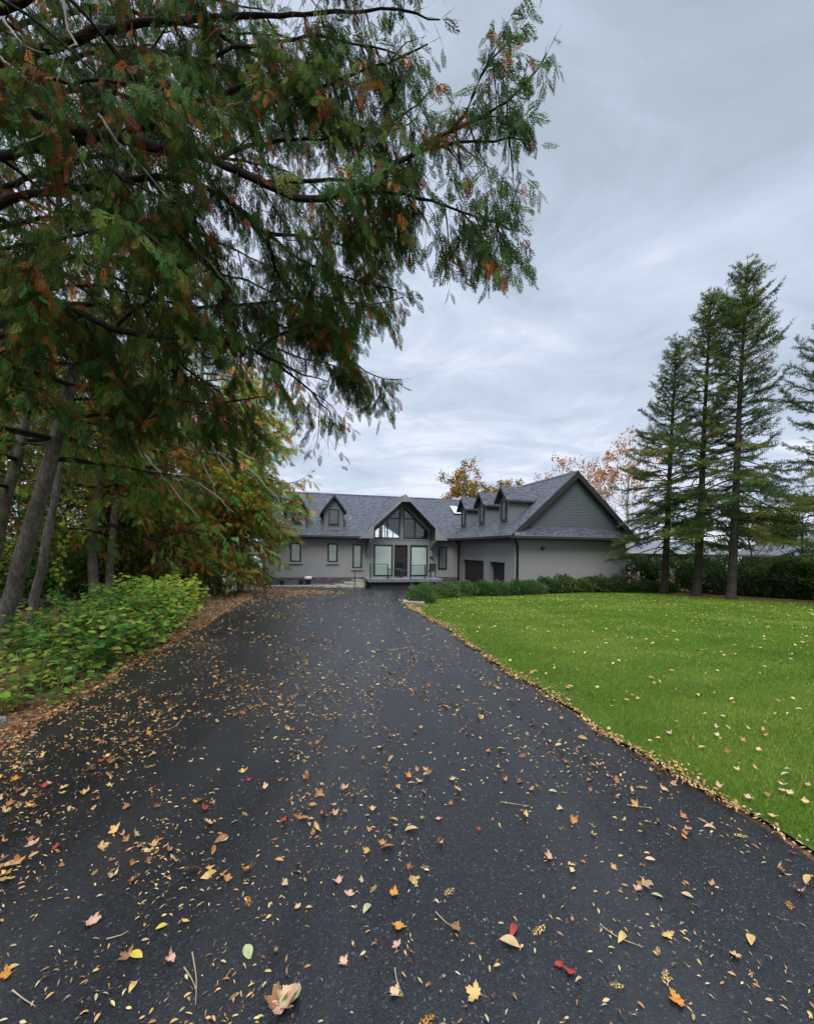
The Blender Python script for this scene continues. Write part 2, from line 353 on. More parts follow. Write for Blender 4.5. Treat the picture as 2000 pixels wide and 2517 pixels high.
def m_asphalt():
    m = mat('asphalt', (0.03, 0.03, 0.032), 0.8, 0.4); n = NB(m); o = n.coord()
    v = n.N('ShaderNodeTexVoronoi'); v.inputs['Scale'].default_value = 170; n.L(o, v.inputs['Vector'])
    sepc = n.N('ShaderNodeSeparateColor'); n.L(v.outputs['Color'], sepc.inputs[0])
    fine = n.noise(o, 260, 3, 0.7); big = n.noise(o, 0.55, 5, 0.6); med = n.noise(o, 9, 4, 0.6)
    base = n.ramp(fine, [(0.3, (0.001, 0.001, 0.0014)), (0.55, (0.0045, 0.0045, 0.005)), (0.8, (0.018, 0.0184, 0.020))])
    agg = n.ramp(sepc.outputs[0], [(0.0, (0, 0, 0)), (0.72, (0.0, 0.0, 0.0)), (0.80, (0.18, 0.18, 0.18)), (0.95, (0.35, 0.35, 0.35)), (0.985, (0.9, 0.9, 0.9))])
    aggc = n.ramp(sepc.outputs[1], [(0, (0.025, 0.0255, 0.028)), (0.7, (0.045, 0.045, 0.048)), (1.0, (0.15, 0.15, 0.15))])
    col = n.mix(agg, base, aggc)
    col = n.mix(n.ramp(big, [(0.35, (0, 0, 0)), (0.7, (0.35, 0.35, 0.35))]), col, (0.018, 0.0178, 0.019))
    lane = n.noise(n.mapping(o, (1.6, 0.10, 1)), 1.0, 3, 0.6); col = n.mix(n.ramp(lane, [(0.45, (0, 0, 0)), (0.65, (0.5, 0.5, 0.5))]), col, (0.030, 0.029, 0.029))
    col = n.mix(n.ramp(med, [(0.5, (0, 0, 0)), (0.85, (0.4, 0.4, 0.4))]), col, (0.012, 0.012, 0.013))
    v2 = n.N('ShaderNodeTexVoronoi'); v2.inputs['Scale'].default_value = 38; n.L(o, v2.inputs['Vector']); s2 = n.N('ShaderNodeSeparateColor'); n.L(v2.outputs['Color'], s2.inputs[0])
    spot = n.math('MULTIPLY', n.math('LESS_THAN', v2.outputs['Distance'], 0.22), n.ramp(s2.outputs[0], [(0.55, (0, 0, 0)), (0.95, (1, 1, 1))]))
    col = n.mix(n.math('MULTIPLY', spot, 0.35), col, (0.16, 0.155, 0.15))
    coarse = n.noise(o, 60, 3, 0.8); col = n.mix(n.ramp(coarse, [(0.5, (0, 0, 0)), (0.75, (0.7, 0.7, 0.7))]), col, (0.030, 0.030, 0.032))
    n.color(col); n.bump(n.math('ADD', fine, n.math('MULTIPLY', v.outputs['Distance'], 0.8)), 0.002, 0.6)
    n.b.inputs['Specular IOR Level'].default_value = 0.40
    n.L(n.ramp(big, [(0.3, (0.27, 0.27, 0.27)), (0.7, (0.42, 0.42, 0.42))]), n.b.inputs['Roughness']); return m
def m_lawn():
    m = mat('lawn_turf', (0.07, 0.14, 0.02), 0.9, 0.15); n = NB(m); o = n.coord()
    f = n.noise(n.mapping(o, (1, 1, 1)), 70, 4, 0.75); f2 = n.noise(o, 16, 4, 0.7); b = n.noise(o, 0.45, 5, 0.6)
    w = n.N('ShaderNodeTexWave'); w.inputs['Scale'].default_value = 0.32; w.inputs['Distortion'].default_value = 1.0; w.inputs['Detail'].default_value = 1
    n.L(n.mapping(o, (1, 1, 1), (0, 0, 1.30)), w.inputs['Vector'])
    c = n.ramp(f, [(0.28, (0.020, 0.045, 0.006)), (0.5, (0.075, 0.130, 0.012)), (0.75, (0.160, 0.225, 0.028))])
    c = n.mix(n.ramp(f2, [(0.4, (0, 0, 0)), (0.8, (0.5, 0.5, 0.5))]), c, (0.055, 0.120, 0.012))
    c = n.mix(n.ramp(b, [(0.4, (0, 0, 0)), (0.7, (0.5, 0.5, 0.5))]), c, (0.120, 0.160, 0.025))
    c = n.mix(n.math('MULTIPLY', w.outputs['Fac'], 0.30), c, (0.150, 0.210, 0.030))
    n.color(c); n.bump(n.math('ADD', f, f2), 0.03); return m
def m_water():
    m = mat('lake_water', (0.09, 0.13, 0.16), 0.12, 0.5); n = NB(m); a = n.noise(n.mapping(n.coord(), (0.25, 1, 1)), 0.8, 5, 0.6); n.bump(a, 0.15, 0.6); return m

RE = np.array([(-6, 3.9), (-2, 3.25), (0, 2.65), (2.23, 2.12), (2.75, 1.96), (3.41, 1.80), (4.37, 1.575), (5.86, 1.26), (8.1, .84), (10.8, .28), (12.4, 0.0),
               (13.3, -.12), (14.4, -.02), (16.2, .75), (18.2, 1.9), (20.2, 5.0), (20.9, 5.9), (29.3, 3.75), (31, 3.7)])
LE = np.array([(-6, -2.4), (0, -2.75), (2.2, -2.92), (3.22, -3.07), (4.18, -3.28), (5.94, -3.68), (8.48, -4.02), (12.1, -4.82), (15.5, -5.7), (18, -6.6), (20, -7.9), (22, -11.5), (24.5, -15), (31, -15)])
def edge(tab, y):
    b = np.interp(y, tab[:, 0], tab[:, 1])
    return b + 0.025 * np.sin(y * 3.1) + 0.018 * np.sin(y * 7.7 + 1) + 0.008 * np.sin(y * 23)
def ribbon(name, ys, lo, hi, n, dz, m, pw=1.0, thick=0.0):
    t = np.linspace(0, 1, n) ** pw; V = []
    for y in ys:
        x = lo(y) + (hi(y) - lo(y)) * t; V.append(np.stack([x, np.full(n, y), gz(x, y) + dz], 1))
    V = np.concatenate(V); q = []
    i = np.arange(len(ys) - 1)[:, None] * n + np.arange(n - 1)[None, :]
    i = i.ravel(); Fa = np.stack([i, i + 1, i + n + 1, i + n], 1)
    return raw_mesh(name, V, Fa, m, smooth=True)
xs = np.concatenate([[-3000, -900, -300, -120, -70], np.arange(-45, 46, 0.75), [70, 120, 300, 900, 3000]])
ys = np.concatenate([[-300, -60, -20], np.arange(-8, 70, 0.75), [100, 200, 500, 1500, 5000]])
GX, GY = np.meshgrid(xs, ys); GV = np.stack([GX.ravel(), GY.ravel(), gz(GX, GY).ravel()], 1)
nx = len(xs); ii = (np.arange(len(ys) - 1)[:, None] * nx + np.arange(nx - 1)[None, :]).ravel()
ground = raw_mesh('ground', GV, np.stack([ii, ii + 1, ii + nx + 1, ii + nx], 1), m_ground(), smooth=True)
prop(ground, 'brown soil strewn with fallen leaves under the trees', 'ground', kind='structure')
WATER = raw_mesh('water', np.array([(-4000, 50, -5.5), (4000, 50, -5.5), (4000, 6000, -5.5), (-4000, 6000, -5.5)]), np.array([[0, 1, 2, 3]]), m_water())
prop(WATER, 'pale lake surface behind the house', 'lake', kind='structure')
ASPH = m_asphalt()
drive = ribbon('driveway', np.arange(-6, 30.6, 0.2), lambda y: edge(LE, y), lambda y: edge(RE, y), 24, 0.022, ASPH)
prop(drive, 'dark asphalt driveway leading to the grey house', 'driveway', kind='structure')
LAWN_TOP = np.array([(-2, 13.4), (0.2, 13.5), (1.1, 15.9), (2.2, 18.4), (3.2, 19.1), (5.3, 19.6), (7.8, 20.1), (11.5, 20.7), (12.6, 20.0), (13.3, 17.4), (14.2, 15.6), (18, 12.6), (40, 10)])
def lawn_mesh():
    V = []; ny = 110; nxx = 60; tx = np.linspace(0, 1, nxx)
    for j in range(ny):
        y = -5 + (j / (ny - 1)) * 26.5
        x0 = edge(RE, y) + 0.06
        if y > 18.2: x0 = np.interp(y, [18.2, 20.1, 22], [2.15, 7.8, 11.8])
        x = x0 + (34 - x0) * tx ** 2.2
        yt = np.interp(x, LAWN_TOP[:, 0], LAWN_TOP[:, 1]); yy = np.minimum(y, yt)
        V.append(np.stack([x, yy, gz(x, yy) + 0.03], 1))
    V = np.concatenate(V); i = (np.arange(ny - 1)[:, None] * nxx + np.arange(nxx - 1)[None, :]).ravel()
    return raw_mesh('lawn', V, np.stack([i, i + 1, i + nxx + 1, i + nxx], 1), m_lawn(), smooth=True)
lawn = lawn_mesh(); prop(lawn, 'green mown lawn right of the driveway', 'lawn', kind='structure')
side = ribbon('path', np.arange(23.5, 44, 0.5), lambda y: -17 + 0 * y, lambda y: -9.6 + 0 * y - (y - 24) * 0.26, 6, 0.03, WALKM)
prop(side, 'pale grey paving beside the left end of the house', 'path', kind='structure')

# ---------------------------------------------------------------- the house
A = math.radians(15)
house = empty('house', (3.6, 29.5, -1.0), A)
prop(house, 'long grey stucco house with dark shingle roof, five dormers and a big glazed entrance gable', 'house')
H = house
EA, SL = 3.40, 0.68               # main eave height, main slope
def zm(y): return EA + SL * (y + 0.5)
GXC, GZ = -4.18, 6.11             # entrance gable centre line and apex
def zg(x): return GZ - abs(x - GXC)
# walls of the main wing
w = MB()
w.box(-12.88, -6.9, 0.0, 0.25, 0.75, 3.35)
w.box(-6.9, -5.97, 0.0, 0.25, 0.75, 3.30); w.box(-2.27, -1.45, 0.0, 0.25, 0.75, 3.30); w.box(-1.45, 0.0, 0.0, 0.25, 0.75, 3.35)
w.box(-5.97, -2.27, 0.0, 0.25, 2.88, 3.30)
w.box(-4.70, -4.58, 0.0, 0.25, 0.75, 2.88); w.box(-3.68, -3.50, 0.0, 0.25, 0.75, 2.88)
# infill round the gable window
k = 0.13
w.slab([(-6.75, 0, 3.30), (-5.97, 0, 3.30), (-5.97, 0, 3.78), (-4.24, 0, 5.40), (GXC, 0, 5.46), (GXC, 0, zg(GXC) - k), (-6.75, 0, zg(-6.75) - k + 0.01)], (0, 0.2, 0))
w.slab([(-1.61, 0, 3.30), (-1.61, 0, zg(-1.61) - k + 0.01), (GXC, 0, zg(GXC) - k), (GXC, 0, 5.46), (-4.00, 0, 5.40), (-2.27, 0, 3.76), (-2.27, 0, 3.30)], (0, 0.2, 0))
w.box(-4.235, -3.995, -0.03, 0.17, 3.302, 5.40)
# left end wall and rear
w.slab([(-12.88, 0.25, 0.75), (-12.88, 8.4, 0.75), (-12.88, 8.4, 3.35), (-12.88, 4.2, 6.4), (-12.88, 0.25, 3.7)], (0.25, 0, 0))
w.box(-12.63, -6.7, 8.15, 8.4, 0.05, 3.35); w.box(-1.7, 6.6, 8.15, 8.4, 0.05, 3.35); w.box(-6.7, -1.7, 8.15, 8.4, 0.05, 3.2)
w.build('wall', STUCCO, H)
sb = MB(); sb.box(-12.93, -6.6, -0.05, 0.2, -0.1, 0.72); sb.box(-12.93, -12.7, 0.2, 8.4, -0.1, 0.72); sb.build('stone_base', LEDGE, H)
sb = MB(); sb.box(-2.1, 0, -0.05, 0.2, -0.1, 0.72); sb.build('stone_base', LEDGE, H)
tr = MB(); tr.box(-12.95, -6.6, -0.07, 0.0, 0.722, 0.80); tr.build('base_trim', TRIM, H)
tr = MB(); tr.box(-2.1, -0.01, -0.07, 0.0, 0.722, 0.80); tr.build('base_trim', TRIM, H)
# garage wing
w = MB()
w.box(0, 0.25, -0.70, 0.0, -0.1, 3.36); w.box(0, 0.25, -4.20, -0.70, 1.97, 3.36)
w.box(-0.12, 0.25, -4.94, -4.20, -0.1, 3.36); w.box(-0.12, 0.25, -6.79, -4.94, 1.96, 3.36); w.box(-0.12, 0.25, -7.85, -6.79, -0.1, 3.36)
w.box(0.25, 6.70, -7.85, -7.6, 1.10, 3.36); w.box(6.45, 6.70, -7.6, 8.15, -0.1, 3.36)
w.build('garage_wall', STUCCO, H)
w = MB(); w.box(0.25, 6.72, -7.87, -7.6, -0.2, 1.02); w.build('garage_wall_base', m_stucco('stucco_base', (0.16, 0.16, 0.155)), H)
w = MB(); w.box(0.0, 6.76, -7.91, -7.80, 1.022, 1.10); w.build('base_trim', mat('pale_trim', (0.33, 0.33, 0.32), 0.6), H)
# room behind the glazed gable
w = MB(); w.box(-6.75, -6.65, 0.26, 8.1, 3.10, 3.50); w.box(-1.72, -1.62, 0.26, 8.1, 3.10, 3.50); w.box(-6.75, -1.6, 0.26, 8.1, 3.02, 3.10)
w.slab([(-6.9, 8.16, 3.2), (-4.35, 8.16, 3.2), (-4.35, 8.16, 5.70), (-6.9, 8.16, 3.2 + 0.02)], (0, 0.1, 0))
w.slab([(-2.0, 8.16, 3.2), (-1.5, 8.16, 3.2), (-1.5, 8.16, 3.3), (-2.0, 8.16, 3.75)], (0, 0.1, 0))
w.slab([(-4.35, 8.16, 5.05), (-2.0, 8.16, 3.55), (-2.0, 8.16, 3.80), (-4.18, 8.16, 5.95), (-4.35, 8.16, 5.7)], (0, 0.1, 0))
w.box(-4.35, -2.0, 8.16, 8.26, 3.2, 3.32)
w.box(-4.02, -3.72, 8.15, 8.27, 3.3, 5.0)
w.box(-3.55, -3.49, 8.15, 8.25, 3.3, 5.0); w.box(-2.82, -2.77, 8.15, 8.25, 3.3, 5.0); w.box(-4.3, -2.0, 8.15, 8.25, 4.35, 4.41)
w.build('upper_room', ROOM, H)
# roofs
T = -0.14
r = MB(); RY = 4.2; RZ = zm(RY)
xl, xr = GXC - (GZ - EA), GXC + (GZ - EA); yv = (GZ - EA) / SL - 0.5
r.slab([(-13.35, -.5, EA), (xl, -.5, EA), (GXC, yv, GZ), (GXC, RY, RZ), (-13.35, RY, RZ)], (0, 0, T))
r.slab([(xr, -.5, EA), (2.5, -.5, EA), (3.35, RY, RZ), (GXC, RY, RZ), (GXC, yv, GZ)], (0, 0, T))
yb = 2 * RY - yv
r.slab([(-13.35, RY, RZ), (GXC, RY, RZ), (GXC, yb, GZ), (xl, 8.9, EA), (-13.35, 8.9, EA)], (0, 0, T))
r.slab([(GXC, RY, RZ), (3.35, RY, RZ), (2.5, 8.9, EA), (xr, 8.9, EA), (GXC, yb, GZ)], (0, 0, T))
main_roof = r.build('roof', SHINGLE, H)
rc = MB(); rc.slab([(-13.35, RY - 0.13, RZ - 0.06), (-13.35, RY, RZ + 0.03), (-13.35, RY + 0.13, RZ - 0.06)], (16.7, 0, 0)); rc.build('ridge_cap', SHINGLE, main_roof)
# garage roof, ridge along local y
WS = 0.90; WX, WZ = 3.35, 6.87
r = MB(); e0 = WX - (WZ - EA) / WS; e1 = WX + (WZ - EA) / WS
r.slab([(e0, -8.15, EA), (WX, -8.15, WZ), (WX, 8.9, WZ), (e0, 8.9, EA)], (0, 0, -0.15))
r.slab([(WX, -8.15, WZ), (e1, -8.15, EA), (e1, 8.9, EA), (WX, 8.9, WZ)], (0, 0, -0.15))
groof = r.build('garage_roof', SHINGLE, H)
rc = MB(); rc.slab([(WX - .13, -8.17, WZ - 0.09), (WX + .13, -8.17, WZ - 0.09), (WX, -8.17, WZ + 0.03)], (0, 17, 0)); rc.build('ridge_cap', SHINGLE, groof)
r = MB(); r.slab([(e0 + 0.02, -8.42, 3.37), (e1, -8.42, 3.37), (e1 - 0.5, -7.86, 3.86), (e0 + 0.5, -7.86, 3.86)], (0, 0, -0.10)); r.build('skirt_roof', SHINGLE, H)
w = MB(); w.box(e0 + .03, e1 - .03, -8.36, -7.86, 3.20, 3.262); w.build('soffit', SOFFIT, H)
w = MB(); w.box(e0, 0.0, -7.85, -0.5, 3.20, 3.262); w.build('soffit', SOFFIT, H)
w = MB(); w.box(-13.3, GXC - 2.9, -.48, 0.0, 3.20, 3.262); w.build('soffit', SOFFIT, H)
w = MB(); w.box(GXC + 2.9, 0, -.48, 0, 3.20, 3.262); w.build('soffit', SOFFIT, H)
# rake boards of the garage gable
def rake(xc, zc, slope, x_end, y, wid, th, name, m, par):
    q = MB()
    for sgn in (-1, 1):
        xe = xc + sgn * abs(x_end - xc); ze = zc - slope * abs(xe - xc)
        q.slab([(xc, y, zc - 0.015), (xe, y, ze - 0.015), (xe, y, ze - wid), (xc, y, zc - wid)], (0, th, 0))
    return q.build(name, m, par)
rake(WX, WZ, WS, e1 - 0.02, -8.19, 0.36, 0.04, 'rake_board', DARK, groof)
rake(WX, WZ, WS, e1 - 0.4, -8.14, 0.34, 0.27, 'rake_soffit', DARK, groof)
# lap siding on the gable: real overlapping boards
sg = MB(); bh = 0.152; z = 3.80
while z < WZ - 0.3:
    h0 = (WZ - 0.22 - z) / WS; h1 = max(0.02, (WZ - 0.22 - z - bh) / WS)
    a0, a1, b0, b1 = WX - h0, WX + h0, WX - h1, WX + h1
    sg.v += [(a0, -7.883, z), (a1, -7.883, z), (b1, -7.872, z + bh), (b0, -7.872, z + bh), (a0, -7.86, z), (a1, -7.86, z), (b1, -7.86, z + bh), (b0, -7.86, z + bh)]
    i = len(sg.v) - 8; sg.f += [(i, i + 1, i + 2, i + 3), (i + 4, i + 5, i + 1, i), (i + 7, i + 6, i + 5, i + 4), (i + 3, i + 2, i + 6, i + 7)]
    z += bh
sg.build('gable_siding', SIDE_PLAIN, H)
# gutters
def gutter(p0, p1, off, par, n=1):
    q = MB(); a, b = Vector(p0), Vector(p1); d = Vector(off)
    q.slab([a, a + d, a + d + Vector((0, 0, 0.11)), a + Vector((0, 0, 0.11))], b - a)
    o = q.build('gutter', GUTTER, par); l = MB(); l.slab([a + d, a + d * 1.18, a + d * 1.18 + Vector((0, 0, 0.02)), a + d + Vector((0, 0, 0.02))], b - a)
    l.v = [(x, y, zz + 0.112) for x, y, zz in l.v]; l.build('gutter_lip', mat('pale_lip', (0.30, 0.29, 0.29), 0.4), o); return o
gutter((-13.3, -.5, 3.27), (xl - 0.2, -.5, 3.27), (0, -.12, 0), H)
gutter((xr + 0.2, -.5, 3.27), (-0.6, -.5, 3.27), (0, -.12, 0), H)
gutter((e0, -8.3, 3.27), (e0, -0.6, 3.27), (-.12, 0, 0), H)
gutter((e0, -8.44, 3.25), (e1 - .2, -8.44, 3.25), (0, -.12, 0), H)
q = MB(); q.tube([(-0.35, -8.3, 3.3), (-0.28, -8.2, 3.15), (-0.06, -7.98, 2.95), (0.0, -7.94, 2.8), (0.0, -7.94, -0.2)], 0.055, 10); q.tube([(0, -7.94, 1.12), (0, -7.94, 1.22)], 0.07, 10)
q.build('downspout', BLACK, H, smooth=True)
q = MB(); q.tube([(-0.35, -.5, 3.3), (-0.2, -.2, 3.1), (-0.07, -.06, 2.95), (-0.07, -.06, 0.4)], 0.045, 10); q.build('downspout', BLACK, H, smooth=True)
# entrance gable: roof, bargeboard, soffit, brackets
eg = MB(); xo = 2.85
eg.slab([(GXC - xo, -1.2, GZ - xo), (GXC, -1.2, GZ), (GXC, RY, GZ), (GXC - 2.6, RY, GZ - 2.6), (GXC - xo, -.45, GZ - xo)], (0, 0, -0.12))
eg.slab([(GXC, -1.2, GZ), (GXC + xo, -1.2, GZ - xo), (GXC + xo, -.45, GZ - xo), (GXC + 2.6, RY, GZ - 2.6), (GXC, RY, GZ)], (0, 0, -0.12))
eg.slab([(GXC - 2.7, RY, GZ - 2.7), (GXC, RY, GZ), (GXC, 9.3, GZ), (GXC - 2.7, 9.3, GZ - 2.7)], (0, 0, -0.12))
eg.slab([(GXC, RY, GZ), (GXC + 2.7, RY, GZ - 2.7), (GXC + 2.7, 9.3, GZ - 2.7), (GXC, 9.3, GZ)], (0, 0, -0.12))
egr = eg.build('entrance_gable_roof', SHINGLE, H)
b = MB()
def bb(pts): b.slab([(x, -1.26, zz) for x, zz in pts], (0, 0.07, 0))
bb([(-7.05, 3.24), (-6.22, 3.24), (-6.22, 3.97), (-4.41, 5.63), (GXC, 5.63), (GXC, 6.10)])
bb([(GXC, 6.10), (GXC, 5.63), (-3.88, 5.63), (-2.16, 3.97), (-2.16, 3.20), (-1.31, 3.20)])
b.build('bargeboard', TRIM, egr)
b = MB()
b.slab([(-6.98, -1.2, 3.26), (-6.22, -1.2, 3.26), (-6.22, 0.0, 3.26), (-6.98, 0.0, 3.26)], (0, 0, 0.03))
b.slab([(-2.14, -1.2, 3.22), (-1.38, -1.2, 3.22), (-1.38, 0, 3.22), (-2.14, 0, 3.22)], (0, 0, 0.03))
b.slab([(-6.22, -1.19, 3.97), (-4.41, -1.19, 5.63), (-4.41, 0, 5.63), (-6.22, 0, 3.97)], (0, 0, 0.03))
b.slab([(-3.88, -1.19, 5.63), (-2.16, -1.19, 3.97), (-2.16, 0, 3.97), (-3.88, 0, 5.63)], (0, 0, 0.03))
b.slab([(-4.41, -1.19, 5.63), (-3.88, -1.19, 5.63), (-3.88, 0, 5.63), (-4.41, 0, 5.63)], (0, 0, 0.03))
b.slab([(-6.22, -1.19, 3.26), (-6.22, -1.19, 3.97), (-6.22, 0, 3.97), (-6.22, 0, 3.26)], (-0.03, 0, 0))
b.slab([(-2.16, -1.19, 3.22), (-2.16, -1.19, 3.97), (-2.16, 0, 3.97), (-2.16, 0, 3.22)], (0.03, 0, 0))
b.build('soffit', SOFFIT, egr)
for x in (-6.45, -2.15):
    q = MB(); q.slab([(x, 0, 2.10), (x, -0.14, 2.10), (x, -0.14, 2.62), (x, -0.95, 3.06), (x, -1.12, 3.06), (x, -1.12, 3.22), (x, 0, 3.22)], (0.17, 0, 0))
    q.build('bracket', TRIM, H, bevel=0.01)
for x, y in ((-7.37, 1.24), (-7.67, .54)):
    q = MB(); q.lathe((x, y, zm(y) - 0.02), [(0.05, 0), (0.05, 0.09), (0.04, 0.10)], 10); q.build('roof_vent', mat('white_vent', (0.7, 0.7, 0.7), 0.5), main_roof)
# skylight lying on the main slope
nrm = Vector((0, -SL, 1)).normalized(); q = MB()
p = [Vector((0.40, 2.15, zm(2.15))), Vector((1.0, 2.15, zm(2.15))), Vector((1.15, 3.15, zm(3.15))), Vector((0.55, 3.15, zm(3.15)))]
p[2].x = 1.0; p[3].x = 0.40
q.slab([v for v in p], nrm * 0.10); sk = q.build('skylight', BLACK, main_roof)
c = sum(p, Vector()) / 4; q = MB(); q.slab([c + (v - c) * 0.92 + nrm * 0.10 for v in p], nrm * 0.012)
q.build('pane', mat('skylight_glass', (0.62, 0.66, 0.66), 0.06, 0.6), sk)

# windows on the main wall (frame, pane, blind, sill)
def window(x0, x1, z0, z1, par=H, y=0.0, fr=0.085, blind=BLIND_G, sill=True, depth=0.07, name='window', gm=None, casing=None):
    q = MB(); ya, yb_ = y - 0.06, y + depth - 0.06
    q.box(x0, x0 + fr, ya, yb_, z0, z1); q.box(x1 - fr, x1, ya, yb_, z0, z1); q.box(x0 + fr, x1 - fr, ya, yb_, z1 - fr, z1); q.box(x0 + fr, x1 - fr, ya, yb_, z0, z0 + fr)
    f = q.build(name, BLACK, par, bevel=0.006)
    q = MB(); q.face([(x0 + fr, ya + 0.03, z0 + fr), (x1 - fr, ya + 0.03, z0 + fr), (x1 - fr, ya + 0.03, z1 - fr), (x0 + fr, ya + 0.03, z1 - fr)]); q.build('pane', gm or PANE, f)
    if blind:
        q = MB(); nn = 6; zz = np.linspace(z0 + fr, z1 - fr, nn); bx0, bx1 = x0 + fr + 0.002, x1 - fr - 0.002
        q.box(bx0, bx1, ya + 0.045, ya + 0.055, z0 + fr, z1 - fr); q.build('blind', blind, f)
    if sill:
        q = MB(); q.box(x0 - 0.08, x1 + 0.08, y - 0.10, y - 0.002, z0 - 0.115, z0 - 0.005); q.build('sill', SILL, f, bevel=0.01)
    return f
window(-11.25, -10.59, 1.70, 2.90, blind=BLIND_G); window(-8.95, -8.32, 1.69, 2.90); window(-7.36, -6.75, 1.31, 2.86)
window(-1.53, -0.90, 1.27, 2.80, blind=BLIND_D, sill=False)
window(-5.96, -4.71, 0.80, 2.87, blind=BLIND, sill=False, y=0.03); window(-3.49, -2.28, 0.80, 2.85, blind=BLIND, sill=False, y=0.03)
# front door
q = MB(); q.box(-4.575, -4.50, 0.0, 0.14, 0.80, 2.87); q.box(-3.76, -3.685, 0.0, 0.14, 0.80, 2.87); q.box(-4.50, -3.76, 0.0, 0.14, 2.80, 2.87); fd = q.build('door_frame', BLACK, H)
q = MB(); q.box(-4.498, -3.762, 0.08, 0.13, 0.81, 2.798)
for zz0, zz1 in ((0.95, 1.45), (1.55, 2.05), (2.15, 2.65)): q.box(-4.36, -3.90, 0.062, 0.081, zz0, zz1)
fdr = q.build('front_door', DOORM, H, bevel=0.004)
q = MB(); q.tube([(-3.83, 0.04, 1.75), (-3.83, 0.04, 1.95)], 0.012, 8); q.tube([(-3.83, 0.08, 1.77), (-3.83, 0.04, 1.77)], 0.009, 8); q.tube([(-3.83, 0.08, 1.93), (-3.83, 0.04, 1.93)], 0.009, 8)
q.build('handle', mat('brushed_steel', (0.4, 0.4, 0.4), 0.3, 0.5, 1.0), fdr, smooth=True)
# gable window: frames and panes left and right of the mullion
def bar(q, a, b_, wd, y0, y1):
    a, b_ = Vector((a[0], 0, a[1])), Vector((b_[0], 0, b_[1])); d = (b_ - a).normalized(); n = Vector((-d.z, 0, d.x)) * wd / 2
    q.slab([a + n + Vector((0, y0, 0)), b_ + n + Vector((0, y0, 0)), b_ - n + Vector((0, y0, 0)), a - n + Vector((0, y0, 0))], (0, y1 - y0, 0))
for sgn, pts, hb, vb in ((-1, [(-5.94, 3.32), (-4.25, 3.32), (-4.25, 5.36), (-5.94, 3.79)], ((-5.05, 4.63), (-4.25, 4.63)), ((-5.08, 3.32), (-5.08, 4.58))),
                         (1, [(-3.985, 3.32), (-2.30, 3.32), (-2.30, 3.76), (-3.985, 5.36)], ((-3.985, 4.63), (-3.22, 4.63)), ((-3.20, 3.32), (-3.20, 4.60)))):
    q = MB(); n = len(pts)
    for i in range(n): bar(q, pts[i], pts[(i + 1) % n], 0.09, -0.01 - 0.002 * i, 0.06 + 0.002 * i)
    bar(q, hb[0], hb[1], 0.07, -0.005, 0.05); bar(q, vb[0], vb[1], 0.08, -0.003, 0.052)
    f = q.build('gable_window', BLACK, H)
    q = MB(); q.face([(x, 0.03, zz) for x, zz in pts]); q.build('pane', PANE, f)
q = MB(); q.box(-6.0, -2.25, -0.035, 0.0, 3.20, 3.28); q.build('window_ledge', TRIM, H)
# garage doors with panels
for y0, y1, zt in ((-4.20, -0.70, 1.97), (-6.79, -4.94, 1.96)):
    q = MB(); q.box(0.17, 0.23, y0, y1, 0.0, zt); d = q.build('garage_door', DOORM, H)
    q = MB(); npan = 6 if y1 - y0 > 3 else 3; pw = (y1 - y0) / npan
    for i in range(npan):
        for j in range(4):
            q.box(0.155, 0.171, y0 + i * pw + 0.06, y0 + (i + 1) * pw - 0.06, j * zt / 4 + 0.06, (j + 1) * zt / 4 - 0.06)
    q.build('panel', DOORM, d, bevel=0.004)
for x, z, nm in ((1.43, 2.78, 'wall_lamp'), (-1.97, 2.07, 'wall_lamp')):
    yy = -7.85 if x > 0 else 0.0
    q = MB(); q.box(x - 0.04, x + 0.04, yy - 0.03, yy, z - 0.13, z + 0.05); q.tube([(x, yy - 0.02, z - 0.08), (x, yy - 0.1, z - 0.02), (x + 0.03, yy - 0.16, z + 0.02)], 0.015, 8)
    l = q.build(nm, BLACK, H); q = MB(); q.lathe((x + 0.05, yy - 0.17, z - 0.02), [(0.03, 0.1), (0.085, 0.0), (0.08, -0.02), (0.01, -0.02)], 14); q.build('lamp_shade', GUTTER, l)

